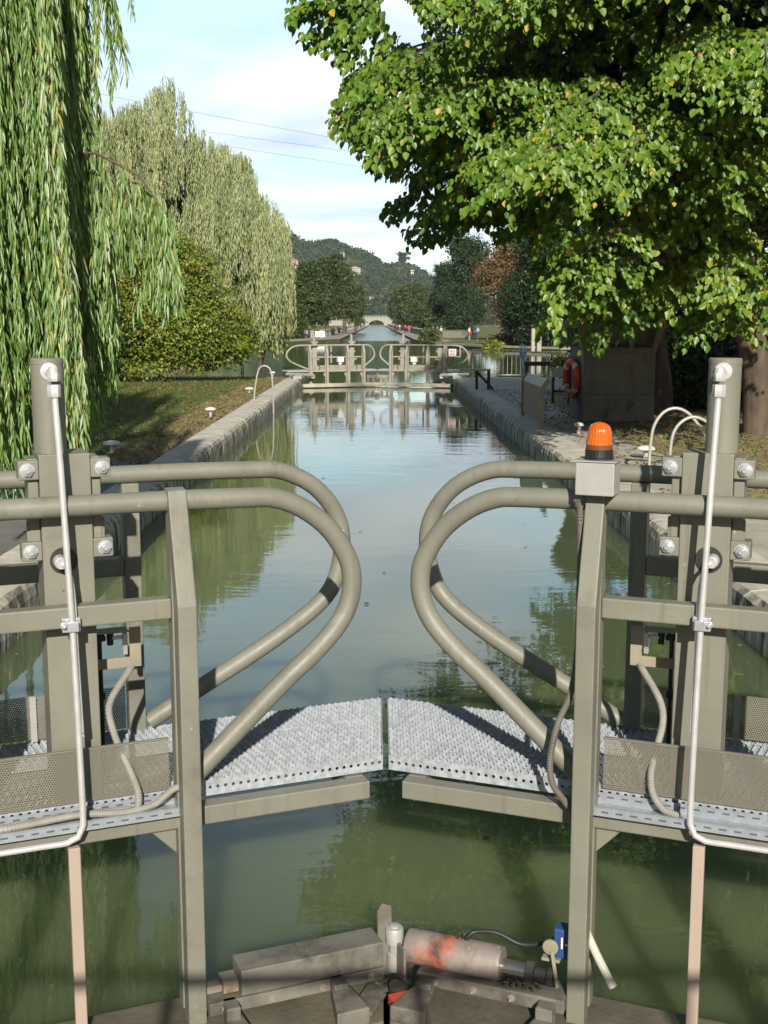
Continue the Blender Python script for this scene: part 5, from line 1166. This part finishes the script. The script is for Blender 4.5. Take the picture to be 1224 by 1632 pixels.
for (x,y,lean,lab) in ((6.95,29.5,-0.3,'mossy sunlit trunk right of the concrete kiosk'),(9.4,26.5,0.25,'thick trunk at the right edge behind the right cylinder')):
    o = empty('tree_trunk', (x,y,0.36), 0, lab, 'tree')
    pts = catmull([(0,0,-0.1),(0.02,0,0.7),(lean*0.4,0.1,1.8),(lean,0.2,3.6),(lean*1.6,0.3,6.0)],0.25)
    MB().tube(pts, [0.30*(1-0.5*i/len(pts))+0.10*math.exp(-i/1.5) for i in range(len(pts))], 14).build('trunk', M['bark'], o, smooth=True)
    n = 260; leaves('crown', np.stack([RNG.normal(lean*1.4,1.0,n),RNG.normal(0.3,1.0,n),RNG.uniform(4.5,7,n)],1), rand_dirs(n)-UP, rand_dirs(n)+UP, 0.25, 0.18, M['shade'], o)

# ---- hills: a wooded slope with houses and pale cliffs
RX = [-700,-400,-158,-110,-95,-79,-47,-35,-20,-8,8,32,51,67,79,126,240,400,700]
RZ = [150,150,140,120,105,102,104,97,94,90,76,76,70,60,50,34,22,18,15]
def hill_z(x, y):
    r = np.interp(x, RX, RZ) - 15
    t = np.clip((y-930)/520.0, 0, 1); t = t*t*(3-2*t)
    return 0.4 + r*t + 4*np.sin(x*0.045)*np.sin(y*0.02)*t*(1-t)*2
nx, ny = 90, 40
xs = np.linspace(-560,460,nx); ys = np.linspace(905,1700,ny)
hb = MB(); hb.v = [(float(x),float(y),float(hill_z(x,min(y,1480)))) for y in ys for x in xs]
hb.f = [(j*nx+i,j*nx+i+1,(j+1)*nx+i+1,(j+1)*nx+i) for j in range(ny-1) for i in range(nx-1)]
tag(hb.build('hill', M['bankgrass'], smooth=True), kind='structure')
def hill_wood():
    P=[];D=[];N_=[];Ls=[];V=[]
    cnt = 0
    for _ in range(2600):
        y = random.uniform(930,1500); x = random.uniform(-0.105,0.125)*y*random.choice((1,1,1,1.7))
        if random.random() < 0.12: y = 1475+random.uniform(-10,10); x = random.uniform(-170,130)
        z = float(hill_z(x,y)); h = random.uniform(5,12); r = h*random.uniform(0.38,0.6); k = int(62*(r/4.5)); d = rand_dirs(k); d[:,2] = np.abs(d[:,2])*1.1-0.25
        c = np.array([x,y,z+h*0.45]); rr = np.array([r,r,h*0.55])
        P.append(c+d*rr*RNG.uniform(0.75,1.08,(k,1))); D.append(rand_dirs(k)+d*0.3); N_.append(d+UP*0.4+rand_dirs(k)*0.4); Ls.append(RNG.uniform(0.28,0.5,k)*r); V.append(np.clip(RNG.random(k)*0.45+random.uniform(0,0.6),0,1)); cnt += k
    P=np.concatenate(P);Ls=np.concatenate(Ls); print('hill', cnt)
    o = leaves('hill_wood', P, np.concatenate(D), np.concatenate(N_), Ls, Ls*0.8, M['wood'], None, np.concatenate(V), simple=True)
    tag(o, 'dense dark green wood covering the distant hillside', 'wood', kind='stuff')
hill_wood()
# stone pines and the flat-topped cedar on the ridge
def cedar(px, Y, ybase, ytop, wpx, label):
    b = aty(px, ybase, Y); t = aty(px, ytop, Y); h = t[2]-b[2]; w = wpx*Y/F; lob = []
    for k in range(22):
        f = random.random(); z = h*(0.30+0.64*f); ww = w*0.5*(1.0-0.62*f); a = random.uniform(0,6.28); q = ww*random.uniform(0.15,0.85)
        lob.append((math.cos(a)*q, math.sin(a)*q*0.7, z, w*random.uniform(0.10,0.19), w*0.13, h*random.uniform(0.025,0.05)))
    lob.append((0,0,h*0.95,w*0.09,w*0.09,h*0.05))
    lobes_tree('cedar_tree', (float(b[0]),Y,float(b[2])), label, lob, M['dark_far'], 330, 24, 1.5, 1.0, trunk_r=0.9)
cedar(640,1440,446,401,46,'flat topped dark cedar standing out on the hill crest')
cedar(528,1440,408,381,40,'dark spreading pine on the hill crest left of the cedar')
def on_hill(px, py, lift=3.0):
    for Y in range(960,1500,5):
        p = aty(px, py, Y)
        if hill_z(p[0], Y)+lift >= p[2]: return float(Y)
    return 1490.0
def hill_house(px, py, Y, w, h, d, mwall, mroof, label, rz=0.0):
    Y = on_hill(px, py, 5.0); b = aty(px, py, Y); o = empty('hill_house', (b[0],Y,b[2]), rz, label, 'house', 'houses on the wooded hill')
    MB().span((-w/2,0,-6),(w/2,d,h)).build('wall', mwall, o)
    MB().prism([(-w/2-0.5,h),(w/2+0.5,h),(w/2+0.5,h+0.3),(0,h+w*0.2),(-w/2-0.5,h+0.3)], lambda a,b_,t: (a,t,b_), -0.5, d+0.5).build('roof', mroof, o)
    for k in (-1,1):
        for z in ((0.8,h-2.0) if h > 5 else ()):
            f = MB().span((k*w*0.25-0.6,-0.06,z),(k*w*0.25+0.6,0.0,z+1.5)).build('window', M['darkmetal'], o)
M['pinkwall'] = mat('pink_wall', (0.55,0.38,0.35), (0.48,0.33,0.30), 0.5, 0.9); M['rooftile'] = mat('roof_tile', (0.36,0.20,0.14), (0.28,0.16,0.12), 0.8, 0.9)
M['cliff'] = mat('cliff_rock', (0.46,0.40,0.30), (0.26,0.23,0.17), 0.15, 0.95, bump=0.8, bscale=0.6, stretch=(1,1,0.5))
hill_house(467,428,1210,10,8,8,M['pinkwall'],M['rooftile'],'pinkish house at the willow edge low on the left of the hill')
hill_house(476,432,1205,7,5,7,M['white'],M['rooftile'],'small white house beside the pinkish one on the hill')
hill_house(566,436,1230,11,5,8,M['palegrey'],M['stonefar'],'pale grey house half way up the hill',0.2)
hill_house(545,412,1330,5,6,6,M['white'],M['rooftile'],'tiny white house among trees below the hill crest')
hill_house(657,442,1290,3.0,7,3,M['white'],M['white'],'slim white tower like house on the right slope of the hill')
hill_house(592,477,1010,4.0,2.2,5,M['stonefar'],M['rooftile'],'white house on the low terrace above the stone bridge')
hill_house(605,477,1012,6,2.6,5,M['stonefar'],M['rooftile'],'stone house with brown roof on the low terrace above the bridge')
TY = on_hill(601,487,4.0); tw_ = empty('terrace_wall', tuple(map(float, aty(601,487,TY))), 0, 'pale terrace wall below the houses above the stone bridge', 'wall'); MB().span((-12,0,-3),(9,1.5,1.2)).build('masonry', M['stonefar'], tw_)
def cliff(px, py, Y, w, h, label):
    Y = on_hill(px, py, 8.0); b = aty(px, py, Y); bm = bmesh.new(); bmesh.ops.create_grid(bm, x_segments=14, y_segments=10, size=0.5)
    for v in bm.verts:
        x, z = v.co.x, v.co.y; edge = 1-max(abs(x),abs(z))*2
        v.co = Vector((x*w*(1+random.uniform(-0.12,0.12)), -5.0*max(edge,0)**0.5+random.uniform(-1.2,1.2)+z*6, z*h*(1+random.uniform(-0.2,0.2))))
    me = bpy.data.meshes.new('cliff'); bm.to_mesh(me); bm.free(); me.materials.append(M['cliff']); o = bpy.data.objects.new('cliff', me); COL.objects.link(o); o.location = (b[0],Y,b[2]); md = o.modifiers.new('s','SOLIDIFY'); md.thickness = 3; md.offset = -1 
    tag(o, label, 'cliff')
cliff(470,380,1375,14,8,'bare pale cliff face high on the left of the hill')
# ---- fallen leaves and grass tufts
def scatter(name, label, cat, regions, m, n, L, up=False):
    P = []
    for (x0,x1,y0,y1,f) in regions:
        k = int(n*f); P.append(np.stack([RNG.uniform(x0,x1,k),RNG.uniform(y0,y1,k),np.full(k,0.402)],1))
    P = np.concatenate(P); k = len(P)
    if up: o = leaves(name, P-UP*0.03, UP+RNG.normal(0,0.45,(k,3)), RNG.normal(0,1,(k,3)), RNG.uniform(0.6,1.6,k)*L, RNG.uniform(0.008,0.018,k), m, None, simple=True)
    else:
        D = rand_dirs(k); D[:,2] *= 0.25; o = leaves(name, P, D, np.tile(UP,(k,1))+RNG.normal(0,0.3,(k,3)), RNG.uniform(0.6,1.3,k)*L, RNG.uniform(0.4,0.8,k)*L, m, None)
    tag(o, label, cat, kind='stuff')
M['litter'] = leafmat('dry_leaf', [(0.0,(0.10,0.05,0.025)),(0.5,(0.24,0.14,0.06)),(0.85,(0.36,0.26,0.11)),(1.0,(0.15,0.19,0.05))], 0.8, 0.05)
scatter('fallen_leaves', 'dry fallen leaves scattered on the quays', 'leaves', [(3.75,12,14,40,0.5),(-12,-3.7,16,48,0.4),(-4.9,-3.65,16,48,0.1)], M['litter'], 9000, 0.085)
def floaters():
    k = 150; x = RNG.uniform(-3.0,3.0,k); y = np.where(RNG.random(k)<0.5, RNG.uniform(5.2,14,k), RNG.uniform(14,44,k)); e = RNG.random(k) < 0.55; x = np.where(e, np.sign(x)*(3.0-np.abs(RNG.normal(0,0.18,k))), x)
    D = rand_dirs(k); D[:,2] = 0; o = leaves('floating_leaves', np.stack([x,y,np.full(k,0.006)],1), D, np.tile(UP,(k,1))+RNG.normal(0,0.08,(k,3)), RNG.uniform(0.03,0.09,k), RNG.uniform(0.012,0.05,k), M['litter'], None)
    tag(o, 'few small leaves drifting on the canal water', 'leaves', kind='stuff')
floaters()
M['grass'] = leafmat('grass_blade', [(0.0,(0.08,0.11,0.025)),(0.5,(0.14,0.165,0.045)),(1.0,(0.25,0.22,0.09))], 0.6, 0.2)
scatter('grass', 'short uneven grass of the lawn and the quay verges', 'grass', [(-16,-4.3,18,50,0.62),(-4.6,-3.64,17,49,0.08),(4.6,12,14,30,0.3)], M['grass'], 80000, 0.06, up=True)

# ------------------------------------------------------------------ people
def skin_mesh(name, verts, edges, radii, root=0, sub=1):
    me = bpy.data.meshes.new(name+'_cage'); me.from_pydata(verts, edges, [])
    o = bpy.data.objects.new(name+'_cage', me); COL.objects.link(o)
    md = o.modifiers.new('skin','SKIN'); md.use_smooth_shade = True
    sv = me.skin_vertices[0].data
    for i, r in enumerate(radii): sv[i].radius = (r, r) if isinstance(r, (int,float)) else r; sv[i].use_root = (i == root)
    s_ = o.modifiers.new('sub','SUBSURF'); s_.levels = sub; s_.render_levels = sub
    dg = bpy.context.evaluated_depsgraph_get(); new = bpy.data.meshes.new_from_object(o.evaluated_get(dg)); new.name = name
    bpy.data.objects.remove(o); bpy.data.meshes.remove(me); return new
def person_meshes(stride=0.0, arm=0.0):
    J = {'pel':(0,0,0.95),'wai':(0,0,1.10),'che':(0,-0.01,1.33),'nec':(0,0,1.47),'jaw':(0,-0.015,1.555),'hea':(0,-0.005,1.64),'cro':(0,0.01,1.70)}
    for s_, k in ((-1,'l'),(1,'r')):
        f = stride*s_
        J.update({k+'hip':(0.09*s_,0,0.90),k+'kne':(0.10*s_,-0.02-f*0.14,0.50),k+'ank':(0.105*s_,-f*0.25+0.02,0.09),k+'toe':(0.115*s_,-f*0.25-0.13,0.035),
                  k+'sho':(0.18*s_,0,1.41),k+'elb':(0.235*s_,0.02+f*0.1,1.13),k+'wri':(0.24*s_,-0.05+f*0.2-arm*0.15,0.90+arm*0.2),k+'pal':(0.24*s_,-0.075+f*0.22-arm*0.2,0.82+arm*0.24)})
        for q, (dx,dy,dz) in enumerate(((-0.012,-0.03,-0.085),(-0.004,-0.018,-0.10),(0.004,-0.005,-0.098),(0.010,0.010,-0.085),(0.014,0.024,-0.065))):
            J[k+'f%d' % q] = (0.24*s_+dx*s_-0.01*s_, -0.075+f*0.22-arm*0.2+dy, 0.82+arm*0.24+dz*(1 if q else 0.6))
    R_ = {'pel':(0.155,0.11),'wai':(0.135,0.095),'che':(0.165,0.11),'nec':0.055,'jaw':(0.068,0.08),'hea':(0.077,0.092),'cro':(0.06,0.072),'hip':0.085,'kne':0.058,'ank':0.042,'toe':0.035,'sho':0.06,'elb':0.043,'wri':0.03,'pal':0.032}
    def sub(keys, edges, grow=0.0, over=None):
        ks = list(keys); ids = {k:i for i,k in enumerate(ks)}; rad = []
        for k in ks:
            kk = k[1:] if k[0] in 'lr' and k[1:] in R_ else k
            r = R_.get(kk, 0.0085); r = (over or {}).get(kk, r)
            rad.append((r[0]+grow, r[1]+grow) if isinstance(r, tuple) else r+grow)
        return [J[k] for k in ks], [(ids[a],ids[b]) for a,b in edges if a in ids and b in ids], rad
    E = [('pel','wai'),('wai','che'),('che','nec'),('nec','jaw'),('jaw','hea'),('hea','cro')]
    for k in 'lr': E += [('pel',k+'hip'),(k+'hip',k+'kne'),(k+'kne',k+'ank'),(k+'ank',k+'toe'),('che',k+'sho'),(k+'sho',k+'elb'),(k+'elb',k+'wri'),(k+'wri',k+'pal')] + [(k+'pal',k+'f%d'%q) for q in range(5)]
    out = {}
    v,e,r = sub(J.keys(), E); out['body'] = skin_mesh('body', v, e, r)
    for nm, keys, g in (('shirt',['pel','wai','che']+[k+j for k in 'lr' for j in ('sho','elb')],0.018),('jacket',['pel','wai','che']+[k+j for k in 'lr' for j in ('sho','elb','wri')],0.022),('trousers',['pel']+[k+j for k in 'lr' for j in ('hip','kne','ank')],0.016),('shorts',['pel']+[k+j for k in 'lr' for j in ('hip','kne')],0.022)):
        v,e,r = sub(keys, E, g, {'ank':0.05,'elb':0.05}); out[nm] = skin_mesh(nm, v, e, r)
    hm = MB().lathe([(0.04,1.60),(0.088,1.62),(0.096,1.67),(0.085,1.725),(0.05,1.755),(0.005,1.762)], (0,0.022,0), 14); vs = hm.v; me = bpy.data.meshes.new('hair'); me.from_pydata(hm.v,[],hm.f); out['hair'] = me
    fc = MB()
    fc.lathe([(0.006,-0.012),(0.016,0.004),(0.008,0.03)], (0,-0.098,1.615), 8)
    out['nose'] = bpy.data.meshes.new('nose'); out['nose'].from_pydata(fc.v,[],fc.f)
    ey = MB(); ey.box((-0.032,-0.086,1.648),(0.022,0.012,0.010)); ey.box((0.032,-0.086,1.648),(0.022,0.012,0.010)); ey.box((0,-0.090,1.575),(0.045,0.012,0.010))
    out['face'] = bpy.data.meshes.new('face'); out['face'].from_pydata(ey.v,[],ey.f)
    er = MB(); er.box((-0.085,0.0,1.63),(0.02,0.04,0.055)); er.box((0.085,0.0,1.63),(0.02,0.04,0.055)); out['ears'] = bpy.data.meshes.new('ears'); out['ears'].from_pydata(er.v,[],er.f)
    return out
POSES = [person_meshes(0.0,0.3), person_meshes(0.9,0.0), person_meshes(0.25,1.0)]
CM = {}
def cloth(c):
    if c not in CM: CM[c] = mat('cloth', c, tuple(v*0.8 for v in c), 12, 0.85)
    return CM[c]
def person(px, pyfoot, Y, rz, pose, top, topc, bot, botc, hairc, label, h=1.0):
    p = aty(px, pyfoot, Y); o = empty('person', (p[0],Y,0.372), rz, label, 'person', 'people on the towpaths'); o.scale = (h,h,h)
    S_ = POSES[pose]
    for nm, key, m in (('body','body',M['skin']),(top,top,cloth(topc)),(bot,bot,cloth(botc)),('hair','hair',cloth(hairc)),('nose','nose',M['skin']),('face','face',M['darkmetal']),('ears','ears',M['skin'])):
        me = S_[key].copy(); me.materials.clear(); me.materials.append(m); c = bpy.data.objects.new(nm, me); COL.objects.link(c); c.parent = o
    return o
BK=(0.02,0.02,0.025); JN=(0.07,0.11,0.22); WH=(0.75,0.73,0.72); RD=(0.5,0.06,0.06); BR=(0.05,0.03,0.02)
person(493,537,173,R(20),0,'shirt',BK,'trousers',BK,BR,'woman in black standing with the dog on the left bank',0.98)
person(748,542,150,R(60),0,'shirt',WH,'shorts',(0.62,0.08,0.05),BR,'man in a white shirt and red shorts on the right bank',1.02)
person(761,543,148,R(-60),2,'shirt',(0.42,0.55,0.70),'trousers',JN,BR,'person in a pale blue top and blue jeans on the right bank',1.02)
person(690,540,163,R(-160),0,'jacket',BK,'trousers',(0.05,0.06,0.1),BR,'person all in dark clothes in the small group by the white panel',1.05)
person(697,540,164,R(-20),0,'jacket',(0.06,0.06,0.09),'trousers',BK,BR,'person in a navy jacket at the middle of the small group',1.02)
person(703,539,166,R(30),2,'jacket',(0.66,0.55,0.60),'trousers',(0.10,0.09,0.12),(0.25,0.16,0.08),'person in a pale pink top at the right of the small group',1.0)
person(646,529,262,R(170),1,'jacket',(0.55,0.06,0.09),'trousers',BK,BR,'walker in a dark red jacket on the right towpath',1.05)
person(652,530,258,R(165),1,'jacket',(0.5,0.12,0.16),'trousers',(0.3,0.28,0.26),BR,'walker in a pinkish red top beside the dark red jacket',0.98)
person(633,526,320,R(170),1,'jacket',(0.4,0.1,0.14),'trousers',BK,BR,'walker in wine red farther along the right towpath')
person(628,525,350,R(0),1,'shirt',WH,'trousers',JN,BR,'walker in white coming along the right towpath')
person(637,526,318,R(0),1,'shirt',(0.7,0.6,0.55),'trousers',(0.25,0.23,0.2),BR,'walker in beige on the right towpath beside wine red')
person(622,523,410,R(0),1,'jacket',(0.25,0.08,0.08),'trousers',BK,BR,'small walker in brown red far along the right towpath')
person(617,522,470,R(0),1,'shirt',(0.45,0.4,0.42),'trousers',BK,BR,'smallest walker in grey at the end of the right towpath')
person(562,522.5,430,R(180),1,'jacket',(0.85,0.40,0.02),'trousers',BK,BR,'walker in bright orange on the left towpath',1.15)
person(567,523,425,R(170),1,'shirt',WH,'trousers',(0.3,0.3,0.35),BR,'walker in white next to the orange one on the left towpath',1.1)
person(570,523,420,R(0),1,'shirt',(0.6,0.6,0.75),'trousers',JN,BR,'walker in pale lilac on the left towpath',1.1)
person(576,521.5,500,R(0),1,'shirt',WH,'trousers',BK,BR,'small walker in white far along the left towpath',1.1)
person(580,521,540,R(0),1,'jacket',BK,'trousers',BK,BR,'small dark walker at the end of the left towpath',1.1)
def dog(px, pyfoot, Y, label):
    p = aty(px, pyfoot, Y); o = empty('dog', (p[0],Y,0.368), R(15), label, 'dog')
    V = [(0.30,0,0.50),(0.0,0,0.50),(-0.28,0,0.52),(-0.42,0,0.66),(-0.50,0,0.72),(-0.62,0,0.69),(0.42,0,0.62),(0.52,0,0.70)]; E_ = [(0,1),(1,2),(2,3),(3,4),(4,5),(0,6),(6,7)]; Rr = [0.10,0.11,0.13,0.075,0.075,0.04,0.03,0.015]
    for y in (-0.08,0.08):
        b = len(V); V += [(0.30,y,0.38),(0.24,y,0.28),(0.36,y,0.16),(0.33,y,0.03)]; E_ += [(0,b),(b,b+1),(b+1,b+2),(b+2,b+3)]; Rr += [0.075,0.055,0.03,0.028]
        b = len(V); V += [(-0.28,y,0.36),(-0.29,y,0.20),(-0.29,y,0.03)]; E_ += [(2,b),(b,b+1),(b+1,b+2)]; Rr += [0.06,0.035,0.03]
        b = len(V); V += [(-0.46,y*0.8,0.80)]; E_ += [(4,b)]; Rr += [0.02]
    me = skin_mesh('body', V, E_, Rr, 1); me.materials.clear(); me.materials.append(cloth(BK)); c = bpy.data.objects.new('body', me); COL.objects.link(c); c.parent = o
dog(486.5,539,171,'black dog on the left bank beside the woman in black')

# ------------------------------------------------------------------ air
hz = MB().span((-1300,-40,BED-1.6),(1300,1760,190)); m = bpy.data.materials.new('haze'); m.use_nodes = True; nt = m.node_tree; nt.nodes.clear()
o_ = nt.nodes.new('ShaderNodeOutputMaterial'); v_ = nt.nodes.new('ShaderNodeVolumePrincipled'); v_.inputs['Density'].default_value = 0.00012; v_.inputs['Color'].default_value = (0.80,0.90,1.0,1); v_.inputs['Anisotropy'].default_value = 0.1
nt.links.new(v_.outputs[0], o_.inputs['Volume']); ho_ = hz.build('haze', m); tag(ho_, kind='stuff', label='thin blue air between the lock and the far hill', cat='haze')
